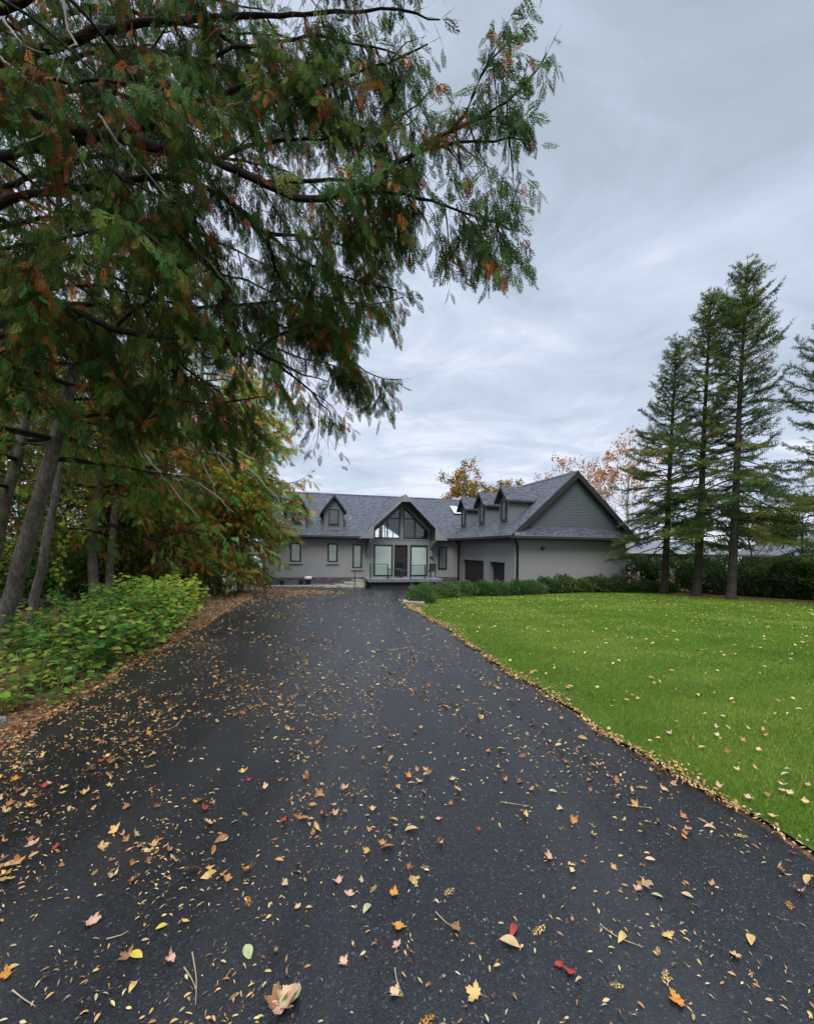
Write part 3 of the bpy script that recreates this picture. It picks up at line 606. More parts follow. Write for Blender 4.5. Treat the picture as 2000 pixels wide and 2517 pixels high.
# dormers: front faces local -y, origin at the foot of the front wall
def dormer(loc, rot, hw, h1, h2, depth, win, slope):
    q = MB(); q.slab([(-hw, 0, -0.15), (hw, 0, -0.15), (hw, 0, h1), (0, 0, h2 - 0.18), (-hw, 0, h1)], (0, depth, 0))
    d = q.build('dormer', SIDING, H); d.location = loc; d.rotation_euler = (0, 0, rot)
    q = MB(); ro = hw + 0.19; s = (h2 - h1) / ro * 1.0
    for sg_ in (-1, 1):
        q.slab([(0, -0.25, h2), (sg_ * ro, -0.25, h1 - 0.02), (sg_ * ro, depth + .1, h1 - 0.02), (0, depth + .1, h2)], (0, 0, -0.07))
    rf = q.build('dormer_roof', SHINGLE, d)
    q = MB()
    for sg_ in (-1, 1):
        q.slab([(0, -0.29, h2 + 0.01), (sg_ * (ro + 0.02), -0.29, h1 - 0.01), (sg_ * (ro + 0.02), -0.29, h1 - 0.17), (0, -0.29, h2 - 0.17)], (0, 0.04, 0))
        q.box(*(sorted((sg_ * (ro + 0.02), sg_ * (ro - 0.02)))), -0.25, depth, h1 - 0.16, h1 - 0.092)
        q.box(*(sorted((sg_ * (ro - 0.02), sg_ * (hw)))), -0.24, depth, h1 - 0.13, h1 - 0.10)
    q.build('fascia', DARK, d)
    x0, x1, z0, z1 = win
    q = MB(); t = 0.09
    q.box(-hw - 0.012, -hw + t, -0.03, 0.012, -0.1, h1 - .02); q.box(hw - t, hw + 0.012, -0.03, 0.012, -0.1, h1 - .02)
    q.box(-hw + t, hw - t, -0.024, 0.012, -0.1, 0.10)
    q.box(x0 - 0.07, x0, -0.028, 0.0, z0 - 0.07, z1 + 0.07); q.box(x1, x1 + 0.07, -0.028, 0.0, z0 - 0.07, z1 + 0.07); q.box(x0, x1, -0.028, 0, z1, z1 + 0.07); q.box(x0, x1, -0.028, 0, z0 - 0.07, z0)
    q.build('corner_trim', GTRIM, d)
    window(x0, x1, z0, z1, par=d, y=-0.02, fr=0.055, blind=(BLIND_D if slope > 0.8 else None) or mat('dark_interior', (0.018, 0.02, 0.02), 0.6), sill=False, name='dormer_window')  # main dormers: sheet coloured near-black for an unlit room, not a blind
    return d
dm = (-0.31, 0.32, 0.33, 1.32)
for x in (-10.92, -8.60): dormer((x, 0.05, zm(0.05)), 0, 0.58, 1.18, 2.24, 3.3, dm, SL)
for y in (-6.28, -3.46, -0.60): dormer((0.10, y, EA + WS * 0.60), -math.pi / 2, 0.52, 1.42, 2.22, 2.5, (-0.28, 0.28, 0.32, 1.40), WS)

# porch
q = MB(); q.box(-6.75, -2.1, -2.6, 0.0, 0.60, 0.80); pdk = q.build('porch', DECK, H, bevel=0.015)
q = MB(); q.box(-6.55, -2.5, -2.35, 0.0, 0.0, 0.60); q.build('porch_base', mat('dark_porch_base', (0.06, 0.055, 0.06), 0.9), pdk)  # evenly dark recessed wall under the deck
for x in (-6.62, -5.57, -4.15, -3.22):
    q = MB(); q.box(x - 0.03, x + 0.03, -2.5, -2.44, 0.802, 1.66); q.box(x - 0.06, x + 0.06, -2.53, -2.41, 0.802, 0.82); q.build('railing_post', BLACK, pdk)
for x0, x1 in ((-6.57, -5.62), (-4.10, -3.27)):
    q = MB(); q.face([(x0, -2.47, 0.88), (x1, -2.47, 0.88), (x1, -2.47, 1.56), (x0, -2.47, 1.56)]); q.build('glass_panel', PANE_GREEN, pdk)
q = MB(); q.tube([(-6.62, -2.47, 1.68), (-5.57, -2.47, 1.68)], 0.02, 8); q.build('handrail', BLACK, pdk)
q = MB(); q.tube([(-4.15, -2.47, 1.62), (-3.22, -2.47, 1.62)], 0.02, 8); q.build('handrail', BLACK, pdk)
bpy.context.view_layer.update()
HM = Matrix.Translation((3.6, 29.5, -1.0)) @ Matrix.Rotation(A, 4, 'Z')
def hw(x, y, z=0.0): return HM @ Vector((x, y, z))
def thing_at(name, lx, ly, lz, label, cat, rot=0.0, group=None):
    e = empty(name, hw(lx, ly, lz), A + rot); return prop(e, label, cat, group)
# bench box and chair on the porch
t = thing_at('patio_table', -4.9, -1.5, 0.80, 'low grey patio table on the porch left of the front door', 'table')
q = MB(); q.box(-0.42, 0.42, -0.28, 0.28, 0.52, 0.57); q.build('table_top', GUTTER, t, bevel=0.008)
for sx in (-.38, .38):
    for sy in (-.24, .24): q = MB(); q.box(sx - .025, sx + .025, sy - .025, sy + .025, 0, 0.52); q.build('leg', GUTTER, t)
def chair(lx, ly, rot, label):
    t = thing_at('patio_chair', lx, ly, 0.80, label, 'chair', rot, 'dark chairs on the porch')
    q = MB(); q.box(-.26, .26, -.26, .26, 0.38, 0.44); q.build('seat', GUTTER, t, bevel=0.01)
    q = MB()
    for i in range(7): q.box(-.24 + i * 0.07, -.20 + i * 0.07, 0.22, 0.245, 0.46, 0.84)
    q.box(-.26, .26, 0.21, 0.26, 0.84, 0.89); q.build('backrest', BLACK, t)
    for sx in (-.24, .24):
        for sy in (-.24, .24): q = MB(); q.box(sx - .02, sx + .02, sy - .02, sy + .02, 0, 0.38 if sy < 0 else 0.86); q.build('leg', BLACK, t)
chair(-4.35, -1.1, 0.4, 'dark slatted patio chair in front of the front door'); chair(-2.5, -1.3, -2.8, 'dark slatted patio chair at the right end of the porch')
# stepping stones and curb stones
def rock_slab(name, pts, z0, z1, m, label, cat, group=None, kind=None, seed=0):
    rr = random.Random(seed); c = sum((Vector(p) for p in pts), Vector((0, 0))) / len(pts) if False else None
    n = len(pts); P = []
    for i in range(n):
        a, b_ = pts[i], pts[(i + 1) % n]; L_ = math.dist(a, b_); k_ = max(1, int(L_ / 0.14))
        for j in range(k_):
            t_ = j / k_; P.append((a[0] + (b_[0] - a[0]) * t_ + rr.uniform(-.025, .025), a[1] + (b_[1] - a[1]) * t_ + rr.uniform(-.025, .025)))
    cx = sum(p[0] for p in P) / len(P); cy = sum(p[1] for p in P) / len(P); wc = hw(cx, cy); q = MB()
    zg_ = g1(wc.x, wc.y); rings = []
    for (s_, zz) in ((1.0, -0.15), (1.02, (z1 - z0) * 0.45), (0.985, z1 - z0 - 0.03), (0.95, z1 - z0)):
        i = len(q.v)
        for p_ in P:
            q.v.append(((p_[0] - cx) * s_ + rr.uniform(-.012, .012), (p_[1] - cy) * s_ + rr.uniform(-.012, .012), zz + (rr.uniform(-.02, .02) if zz > 0 else 0)))
        rings.append(i)
    m_ = len(P)
    for k_ in range(3):
        for j in range(m_): q.f.append((rings[k_] + j, rings[k_] + (j + 1) % m_, rings[k_ + 1] + (j + 1) % m_, rings[k_ + 1] + j))
    i = len(q.v); q.v.append((0, 0, z1 - z0))
    for j in range(m_): q.f.append((rings[3] + j, rings[3] + (j + 1) % m_, i))
    o = q.build(name, m); o.location = (wc.x, wc.y, -1.0 + z0); o.rotation_euler = (0, 0, A); return prop(o, label, cat, group, kind)
CLAB = ['leftmost rough limestone block edging the bed below the house wall', 'pale limestone block in front of the small black pot', 'long limestone block in front of the plant pots', 'limestone block right of the plant pots', 'rightmost limestone block, tapering towards the walk']
xx = -12.7
for i, L_ in enumerate((0.95, 0.95, 0.95, 0.95, 0.85)):
    rock_slab('edging_stone', [(xx, -1.30), (xx + L_ - 0.02, -1.30 + 0.02 * i), (xx + L_ - 0.02, -0.92), (xx, -0.94)], 0.12, 0.34 - (0.08 if i == 4 else 0), CURB, CLAB[i], 'stone', 'limestone edging blocks', seed=i + 4)
    xx += L_
q = MB(); q.box(-12.85, -8.3, -0.95, -0.05, 0.10, 0.27)
gb = q.build('ground', m_rock('gravel', (0.34, 0.32, 0.28), 25)); gb.location = (3.6, 29.5, -1.0); gb.rotation_euler = (0, 0, A); prop(gb, 'pale gravel bed between the limestone blocks and the wall', 'gravel bed', kind='structure')
rock_slab('path', [(-10.2, -1.75), (-8.5, -2.35), (-6.8, -2.75), (-6.3, -2.7), (-6.8, -1.4), (-8.6, -1.1)], 0.12, 0.20, WALKM, 'pale concrete walk at the foot of the stone steps', 'walk', kind='structure', seed=3)
SL_ = ['lowest wide flagstone step beside the porch', 'middle flagstone step beside the porch', 'top flagstone step against the porch']
for i, (x0, x1, yf, zt) in enumerate(((-8.5, -6.8, -1.55, 0.33), (-7.95, -6.8, -1.30, 0.48), (-7.4, -6.8, -1.05, 0.63))):
    rock_slab('stone_step', [(x0, yf + 0.45), (x0 + 0.35, yf + 0.12), (x0 + 0.9, yf - 0.08), (x1, yf - 0.15), (x1, -0.06), (x0, -0.06)], 0.1 + 0.15 * i, zt, STEP, SL_[i], 'step', 'flagstone steps', seed=20 + i)
t = thing_at('rail_post', -7.42, -1.62, 0.22, 'thin black post standing alone beside the stone steps', 'post')
q = MB(); q.box(-.022, .022, -.022, .022, 0, 0.92); q.box(-.06, .06, -.06, .06, 0, 0.012); q.build('post', BLACK, t)
q = MB(); q.lathe((0, 0, 0.92), [(0.03, 0), (0.03, 0.02), (0.012, 0.035)], 10); q.build('cap', BLACK, t)
# pots
POT = mat('black_pot', (0.012, 0.012, 0.013), 0.35)
def pot(lx, ly, r, h, label):
    t = thing_at('flower_pot', lx, ly, 0.27, label, 'flower pot', 0, 'black pots in front of the house')
    q = MB(); q.lathe((0, 0, 0), [(r * .62, 0), (r * .95, h * .88), (r * 1.08, h * .88), (r * 1.08, h), (r * .95, h), (r * .9, h * .93)], 20); q.build('pot', POT, t, smooth=False)
    q = MB(); q.lathe((0, 0, h * .90), [(r * .9, 0), (r * .5, .015)], 14); q.build('soil', mat('soil', (0.03, 0.02, 0.015), 0.95), t); return t
pot(-11.70, -0.6, 0.14, 0.31, 'small empty black flower pot, leftmost by the wall')
pp = pot(-10.58, -0.6, 0.14, 0.36, 'black flower pot with a spiky dark leafy plant')
pk = pot(-10.14, -0.6, 0.20, 0.42, 'large black pot covered with a white lid')
q = MB(); q.lathe((0, 0, 0.42), [(0.215, 0), (0.22, 0.10), (0.19, 0.14), (0.02, 0.15)], 20); q.build('lid', mat('white_cover', (0.75, 0.75, 0.76), 0.6), pk)

# ---------------------------------------------------------------- neighbouring houses (mostly roofs seen above hedges and behind trunks)
def nhouse(loc, rot, L_, W_, hw_, hr, label, roofc, wallc, hip=0.0):
    gzv = g1(loc[0], loc[1]); e = empty('neighbouring_house', (loc[0], loc[1], gzv), rot); prop(e, label, 'house')
    q = MB(); q.box(-L_ / 2, L_ / 2, -W_ / 2, W_ / 2, -0.6, hw_); q.build('wall', m_stucco('neighbour_wall', wallc), e)
    m = mat('neighbour_roof', roofc, 0.9, 0.2); n = NB(m); u = n.coord('UV'); a = n.noise(n.mapping(u, (3, 7, 1)), 2.0, 4, 0.7)
    n.color(n.mix(a, tuple(x * .7 for x in roofc), tuple(x * 1.3 for x in roofc)))
    q = MB(); o_ = 0.5; lx = L_ / 2 + o_; wy = W_ / 2 + o_
    q.slab([(-lx, -wy, hw_), (lx, -wy, hw_), (lx - hip, 0, hr), (-lx + hip, 0, hr)], (0, 0, -.15))
    q.slab([(-lx + hip, 0, hr), (lx - hip, 0, hr), (lx, wy, hw_), (-lx, wy, hw_)], (0, 0, -.15))
    if hip: q.slab([(-lx, wy, hw_), (-lx, -wy, hw_), (-lx + hip, 0, hr)], (0, 0, -.15)); q.slab([(lx, -wy, hw_), (lx, wy, hw_), (lx - hip, 0, hr)], (0, 0, -.15))
    else:
        for sx in (-L_ / 2, L_ / 2 - 0.2): q.slab([(sx, -W_ / 2, hw_), (sx, W_ / 2, hw_), (sx, 0, hr - 0.3)], (0.2, 0, 0))
    rf = q.build('roof', m, e)
    q = MB(); q.box(-lx, lx, -wy - 0.04, -wy, hw_ - 0.24, hw_ - 0.02); q.build('fascia', mat('fascia_white', (0.42, 0.42, 0.42), 0.6), e)
    for i in range(int(L_ / 3.2)):
        x = -L_ / 2 + 1.2 + i * 3.2; f = window(x, x + 1.1, 0.9, 2.0, par=e, y=-W_ / 2, blind=BLIND_D, sill=False)
    return e
nhouse((-24.5, 26.5), 0.10, 15, 7, 1.72, 3.15, 'low neighbouring house with grey shingle roof and pale fascia seen between the left trunks', (0.17, 0.155, 0.165), (0.06, 0.05, 0.045))
nhouse((27.0, 45), -0.1, 9, 7, 2.3, 3.35, 'grey neighbouring roof visible just right of the garage above the hedge', (0.16, 0.17, 0.19), (0.32, 0.35, 0.38))
nhouse((37.0, 52), 0.05, 9, 7, 1.7, 2.7, 'hipped grey neighbouring roof visible between the spruce trunks', (0.13, 0.14, 0.155), (0.28, 0.3, 0.32), hip=2.4)
nhouse((32.5, 30), -0.25, 12, 8, 2.1, 4.2, 'neighbouring house with pale fascia behind the hedge at the right edge', (0.14, 0.145, 0.16), (0.15, 0.155, 0.15), hip=2.0)
# ---VEG---
# ---------------------------------------------------------------- foliage machinery
def blades(items):
    """items: (base xyz, tip xyz, half width, normal) -> diamond quads"""
    V = []; Fa = []
    for b, t, w_, n_ in items:
        b = np.array(b, float); t = np.array(t, float); d = t - b; s_ = np.cross(d, n_); s_ /= (np.linalg.norm(s_) + 1e-9)
        i = len(V); V += [b, b + d * 0.38 + s_ * w_, t, b + d * 0.38 - s_ * w_]; Fa.append((i, i + 1, i + 2, i + 3))
    return np.array(V), np.array(Fa)
def frond(r, nb, nsub, w0, wsub):
    """flat arborvitae spray: stem along +y, side shoots, each with scale-leaf tips"""
    it = []; N_ = np.array([0, 0, 1.0])
    def zc(x, y): return -0.16 * y * y - 0.25 * x * x
    prev = (0, 0, 0)
    for i in range(4):
        y1 = (i + 1) / 4; x1 = 0.05 * math.sin(y1 * 3 + r.uniform(0, 2)); q_ = (x1, y1, zc(x1, y1)); it.append((prev, (q_[0], q_[1] + 0.03, q_[2]), w0, N_)); prev = q_
    for i in range(nb):
        t_ = 0.06 + 0.90 * i / nb; sgn = 1 if i % 2 else -1
        L_ = 0.46 * (1 - t_) ** 0.8 * (0.6 + 0.4 * min(1, t_ / 0.2)) * r.uniform(0.8, 1.15) + 0.05
        a = math.radians(r.uniform(28, 42)); dx, dy = sgn * math.sin(a), math.cos(a)
        b = (0, t_, zc(0, t_)); e = (dx * L_, t_ + dy * L_, zc(dx * L_, t_ + dy * L_) + r.uniform(-.03, .03)); it.append((b, e, w0 * 0.8, N_))
        for j in range(nsub):
            u = 0.22 + 0.68 * j / max(1, nsub - 1); sg = 1 if j % 2 else -1; l = L_ * (0.40 * (1 - u) + 0.12) * r.uniform(.8, 1.2)
            a2 = a * sgn + sg * math.radians(32); p0 = np.array(b) * (1 - u) + np.array(e) * u
            it.append((p0, p0 + np.array([math.sin(a2) * l, math.cos(a2) * l, r.uniform(-.02, .02)]), wsub, N_))
    return blades(it)
_r = random.Random(3)
FR_NEAR = [frond(_r, 15, 3, 0.026, 0.030) for _ in range(6)]
FR_MID = [frond(_r, 9, 2, 0.045, 0.060) for _ in range(5)]
FR_FAR = [frond(_r, 7, 0, 0.085, 0.08) for _ in range(4)]
def inst(tmpls, P, M, Cc, jit=0.0, rg=rng):
    """place templates: P (K,3) position, M (K,3,3) columns = axes*scale, Cc (K,3) colour"""
    Vs, Fs, Cs = [], [], []; base = 0; which = rg.integers(0, len(tmpls), len(P))
    for ti, (TV, TF) in enumerate(tmpls):
        idx = np.nonzero(which == ti)[0]
        if not len(idx): continue
        v = np.einsum('kij,nj->kni', M[idx], TV) + P[idx][:, None, :]
        f = TF[None] + (np.arange(len(idx)) * len(TV))[:, None, None] + base
        c = np.repeat(Cc[idx][:, None, :], len(TV), 1)
        if jit: c = c * (1 + rg.uniform(-jit, jit, (len(idx), len(TV), 1)))
        Vs.append(v.reshape(-1, 3)); Fs.append(f.reshape(-1, TF.shape[1])); Cs.append(c.reshape(-1, 3)); base += len(idx) * len(TV)
    return np.concatenate(Vs), np.concatenate(Fs), np.clip(np.concatenate(Cs), 0, 1)
def nrmz(a): return a / (np.linalg.norm(a, axis=-1, keepdims=True) + 1e-9)
def frames(D, Nn, scale, asp=None):
    """rotation with y axis along D, z near Nn"""
    y = nrmz(D); x = nrmz(np.cross(y, Nn)); z = np.cross(x, y)
    if np.isscalar(scale): scale = np.full(len(D), scale)
    sx = scale if asp is None else scale * asp
    return np.stack([x * sx[:, None], y * scale[:, None], z * scale[:, None]], 2)
def resample(pts, step):
    P = np.array([tuple(p) for p in pts], float)
    # smooth with Catmull-Rom
    Q = []
    for i in range(len(P) - 1):
        p0, p1, p2, p3 = P[max(i - 1, 0)], P[i], P[i + 1], P[min(i + 2, len(P) - 1)]
        n = max(2, int(np.linalg.norm(p2 - p1) / step))
        for t_ in np.linspace(0, 1, n, endpoint=False):
            Q.append(0.5 * ((2 * p1) + (-p0 + p2) * t_ + (2 * p0 - 5 * p1 + 4 * p2 - p3) * t_ ** 2 + (-p0 + 3 * p1 - 3 * p2 + p3) * t_ ** 3))
    Q.append(P[-1]); return np.array(Q)
CEDAR = np.array([(0.042, 0.110, 0.020), (0.070, 0.170, 0.030), (0.125, 0.215, 0.036), (0.180, 0.215, 0.036), (0.080, 0.200, 0.048)])
DEAD = np.array([(0.20, 0.065, 0.022), (0.34, 0.115, 0.032), (0.44, 0.18, 0.045), (0.17, 0.08, 0.035)])
WARM = np.array([(0.30, 0.16, 0.03), (0.18, 0.17, 0.03), (0.10, 0.15, 0.03), (0.35, 0.12, 0.03)])
BROWN = np.array((0.05, 0.035, 0.025))
TW = [blades([((0, 0, 0), (0, 1, -0.05), 0.5, np.array([0, 0, 1.0])), ((0, 0, 0), (0, 1, -0.05), 0.5, np.array([1.0, 0, 0]))])]
NEAR = 1.4 * np.array([(0.028, 0.066, 0.014), (0.048, 0.105, 0.020), (0.085, 0.140, 0.026), (0.100, 0.128, 0.026), (0.052, 0.120, 0.030), (0.034, 0.068, 0.018)])
MIDP = 1.45 * np.concatenate([CEDAR[1:], WARM[1:3] * .9, WARM[:1] * .8])
class Foliage:
    def __init__(s): s.P = []; s.M = []; s.C = []; s.tP = []; s.tM = []
    def dress(s, poly, rg, spacing=0.10, twig=0.45, step=0.075, size=0.17, start=0.2, dead=0.18, pal=CEDAR, droop=0.6, deadpal=DEAD, bright=1.0, rad=0.006, keep=None, clump=None):
        seg = np.linalg.norm(np.diff(poly, axis=0), axis=1); cum = np.concatenate([[0], np.cumsum(seg)]); Lt = cum[-1]
        if Lt < 0.1: return
        ts = np.arange(start * Lt, Lt, spacing); ts = np.clip(ts + rg.uniform(-.4, .4, len(ts)) * spacing, 0, Lt - 1e-4); ts = np.concatenate([ts, [Lt - 1e-4]])
        p = np.stack([np.interp(ts, cum, poly[:, k]) for k in range(3)], 1)
        q = np.stack([np.interp(np.minimum(ts + .05, Lt), cum, poly[:, k]) - np.interp(np.maximum(ts - .05, 0), cum, poly[:, k]) for k in range(3)], 1); tan = nrmz(q)
        sidev = nrmz(np.cross(tan, np.array([0, 0, 1.0]))); sg = np.where(np.arange(len(ts)) % 2, 1, -1)[:, None]
        rel = (ts - start * Lt) / (Lt * (1 - start) + 1e-6)
        D = nrmz(tan * rg.uniform(.4, 1.1, (len(ts), 1)) + sidev * sg * rg.uniform(.5, 1.1, (len(ts), 1)) + np.array([0, 0, 1.0]) * rg.uniform(-.55, .20, (len(ts), 1)))
        D[-1] = tan[-1]
        L_ = twig * (0.35 + 0.9 * np.sin(np.clip(rel, 0.03, 0.97) * math.pi) ** 0.6) * rg.uniform(.6, 1.15, len(ts))
        isdead = rg.random(len(ts)) < dead
        s.tP.append(p); s.tM.append(np.stack([nrmz(np.cross(D, rg.normal(size=D.shape))) * rad, D * L_[:, None], nrmz(np.cross(D, np.array([0.3, .2, 1]))) * rad], 2))
        n = np.maximum(2, (L_ / step).astype(int)); ix = np.repeat(np.arange(len(ts)), n)
        u = np.concatenate([np.linspace(0.12, 1, k) for k in n]); u = np.clip(u + rg.uniform(-.05, .05, len(u)), 0.05, 1)
        Dd = D[ix]; pos = p[ix] + Dd * (u * L_[ix])[:, None]; pos[:, 2] -= 0.12 * (u * u) * L_[ix]
        side2 = nrmz(np.cross(Dd, np.array([0, 0, 1.0]))); sg2 = np.where(np.arange(len(u)) % 2, 1, -1)[:, None]
        SD = nrmz(Dd * rg.uniform(.35, 1.0, (len(u), 1)) + side2 * sg2 * rg.uniform(.1, .75, (len(u), 1)) + np.array([0, 0, -1.0]) * rg.uniform(0.1, 1.6, (len(u), 1)) * droop + rg.normal(size=(len(u), 3)) * .15)
        Nn = nrmz(side2 * rg.uniform(-1, 1, (len(u), 1)) + np.array([0, 0, 1.0]) * .4 + rg.normal(size=(len(u), 3)) * .4)
        sz = size * rg.uniform(.6, 1.3, len(u)) * np.where(isdead[ix], 0.85, 1)
        lit_patch = .88 + .32 * (np.sin(p[:, 0] * 2.1 + np.sin(p[:, 2] * 1.7) * 1.5) * np.sin(p[:, 2] * 2.3 + p[:, 1]) > .25); ci = rg.choice(len(pal), len(ts)); base = (pal[ci] * lit_patch[:, None])[ix] * rg.uniform(.75, 1.3, (len(u), 1)) * bright  # some clumps tinted brighter: lit patches painted into the frond colour
        dc = deadpal[rg.integers(0, len(deadpal), len(u))] * rg.uniform(.7, 1.2, (len(u), 1))
        dm_ = (isdead[ix] & (rg.random(len(u)) < .85)) | (rg.random(len(u)) < dead * .22)
        c = np.where(dm_[:, None], dc, base); M_ = frames(SD, Nn, sz, rg.uniform(.75, 1.15, len(u)))
        if clump is not None:
            f_ = np.sin(pos[:, 0] * clump + 1.3 * np.sin(pos[:, 2] * clump * .8)) + np.sin(pos[:, 2] * clump * 1.1 + 1.7 * np.sin(pos[:, 1] * clump)) + .7 * np.sin(pos[:, 0] * clump * 2.3 + pos[:, 1] * clump * 1.9)
            k = rg.random(len(pos)) < np.clip(.72 + .62 * f_, .06, 1); pos, M_, c = pos[k], M_[k], c[k]
        if keep is not None:
            k = keep(pos); pos, M_, c = pos[k], M_[k], c[k]
        s.P.append(pos); s.M.append(M_); s.C.append(c)
    def build(s, name, parent, tm, m=LEAF, jit=0.12, twigs=True):
        P, M_, C_ = np.concatenate(s.P), np.concatenate(s.M), np.concatenate(s.C); V, Fa, C_ = inst(tm, P, M_, C_, jit)
        if twigs and s.tP:
            tp, tm_ = np.concatenate(s.tP), np.concatenate(s.tM); v, f, c = inst(TW, tp, tm_, np.tile(BROWN, (len(tp), 1)))
            Fa = np.concatenate([Fa, f + len(V)]); V = np.concatenate([V, v]); C_ = np.concatenate([C_, c])
        return raw_mesh(name, V, Fa, m, parent, C_)
def tubes(name, polys, rads, m, parent, n=6, wob=0.0, rg=rng):
    Vs, Fs = [], []; base = 0; an = np.linspace(0, 2 * math.pi, n, endpoint=False)
    for P, (r0, r1) in zip(polys, rads):
        t = nrmz(np.gradient(P, axis=0)); up = np.where(np.abs(t[:, 2:3]) > .93, np.array([[1.0, 0, 0]]), np.array([[0, 0, 1.0]])); a = nrmz(np.cross(t, up)); b = np.cross(t, a)
        r = np.linspace(r0, r1, len(P)) * (1 + (rg.uniform(-wob, wob, len(P)) if wob else 0)); rr_ = r[:, None] * (1 + (rg.uniform(-wob, wob, (len(P), n)) * .6 if wob else np.zeros((len(P), n))))
        V = P[:, None] + (a[:, None] * np.cos(an)[None, :, None] + b[:, None] * np.sin(an)[None, :, None]) * rr_[:, :, None]
        i = (np.arange(len(P) - 1)[:, None] * n + np.arange(n)[None]); j = (np.arange(len(P) - 1)[:, None] * n + (np.arange(n)[None] + 1) % n)
        Fs.append(np.stack([i.ravel(), j.ravel(), (j + n).ravel(), (i + n).ravel()], 1) + base); Vs.append(V.reshape(-1, 3)); base += len(P) * n
    return raw_mesh(name, np.concatenate(Vs), np.concatenate(Fs), m, parent, smooth=True)
def wander(p0, d0, L_, rg, step=0.22, sag=0.0, lift=0.0, wig=0.12):
    """branch polyline: sags first, then lifts its tip"""
    n = max(3, int(L_ / step)); p = np.array(p0, float); d = nrmz(np.array(d0, float)); out = [p.copy()]
    for i in range(n):
        t_ = i / n; d = nrmz(d + np.array([0, 0, -sag * (1 - t_) + lift * t_]) * (1.0 / n) * 3 + rg.normal(size=3) * wig * np.array([1, 1, .6])); p = p + d * L_ / n; out.append(p.copy())
    return np.array(out)

# ---------------------------------------------------------------- cedars along the left edge
def S17(x, y, Y): return np.array(sight(x * 1.1676, y * 1.1676, Y))
def cedar(name, label, base, path, r0, H_, limb_z, nl, Lmax, tm, size, spacing, twig, step, dead, seed, pal=CEDAR, bright=1.0, az=None, group=None, extra=None, deadpal=DEAD, keep=None, topL=0.25, subl=True, prof=None):
    rg = np.random.default_rng(seed); bz = g1(base[0], base[1]); e = empty(name, (base[0], base[1], bz)); prop(e, label, 'tree', group)
    pts = [(0, 0, -0.15)] + [tuple(p) for p in path]; tp = resample(pts, 0.3); tube = tubes('trunk', [tp], [(r0, r0 * 0.28)], BARK, e, 14, 0.05, rg)
    fl = np.array([(r0 * 1.5 * math.cos(a), r0 * 1.5 * math.sin(a)) for a in np.linspace(0, 6.28, 7)[:6]])
    limbs, rads, fol = [], [], Foliage(); zt = tp[-1, 2]
    for i in range(nl):
        z = limb_z + (zt - limb_z) * (i + rg.uniform(0, .8)) / nl; z = min(z, zt - .1); k = int(np.argmin(abs(tp[:, 2] - z))); p0 = tp[k]
        rel = (z - limb_z) / (zt - limb_z); L_ = Lmax * ((1 - rel) ** 0.7 * (1 - topL) + topL) * rg.uniform(.7, 1.1)
        a = rg.uniform(0, 2 * math.pi) if az is None else az(rg)
        if prof: L_ = Lmax * float(np.interp(rel, *prof)) * rg.uniform(.8, 1.1)
        P = wander(p0, (math.cos(a), math.sin(a), rg.uniform(.0, .45)), L_, rg, 0.22, sag=.35, lift=.30, wig=.10); limbs.append(P); rads.append((0.018 + L_ * 0.011, 0.004))
        fol.dress(P, rg, spacing, twig, step, size, 0.22, dead, pal, bright=bright, deadpal=deadpal, keep=keep)
        if subl:
            for j in range(int(L_ / 0.55)):
                u = rg.uniform(.25, .85); kk = int(u * (len(P) - 1)); d = nrmz(P[min(kk + 1, len(P) - 1)] - P[kk]); sd_ = nrmz(np.cross(d, (0, 0, 1.0))) * (1 if j % 2 else -1)
                Q = wander(P[kk], d * .7 + sd_ * .9 + np.array([0, 0, rg.uniform(-.6, .2)]), L_ * rg.uniform(.22, .42), rg, 0.18, sag=.4, lift=.15, wig=.12); limbs.append(Q); rads.append((0.010, 0.003))
                fol.dress(Q, rg, spacing, twig * .8, step, size, 0.08, dead, pal, bright=bright, deadpal=deadpal, keep=keep)
    if extra: extra(fol, limbs, rads, rg)
    lm = tubes('limb', limbs, rads, BARK_DK, e, 6, 0.08, rg); prop(lm, kind='stuff')
    fol.build('crown', e, tm); return e, tp

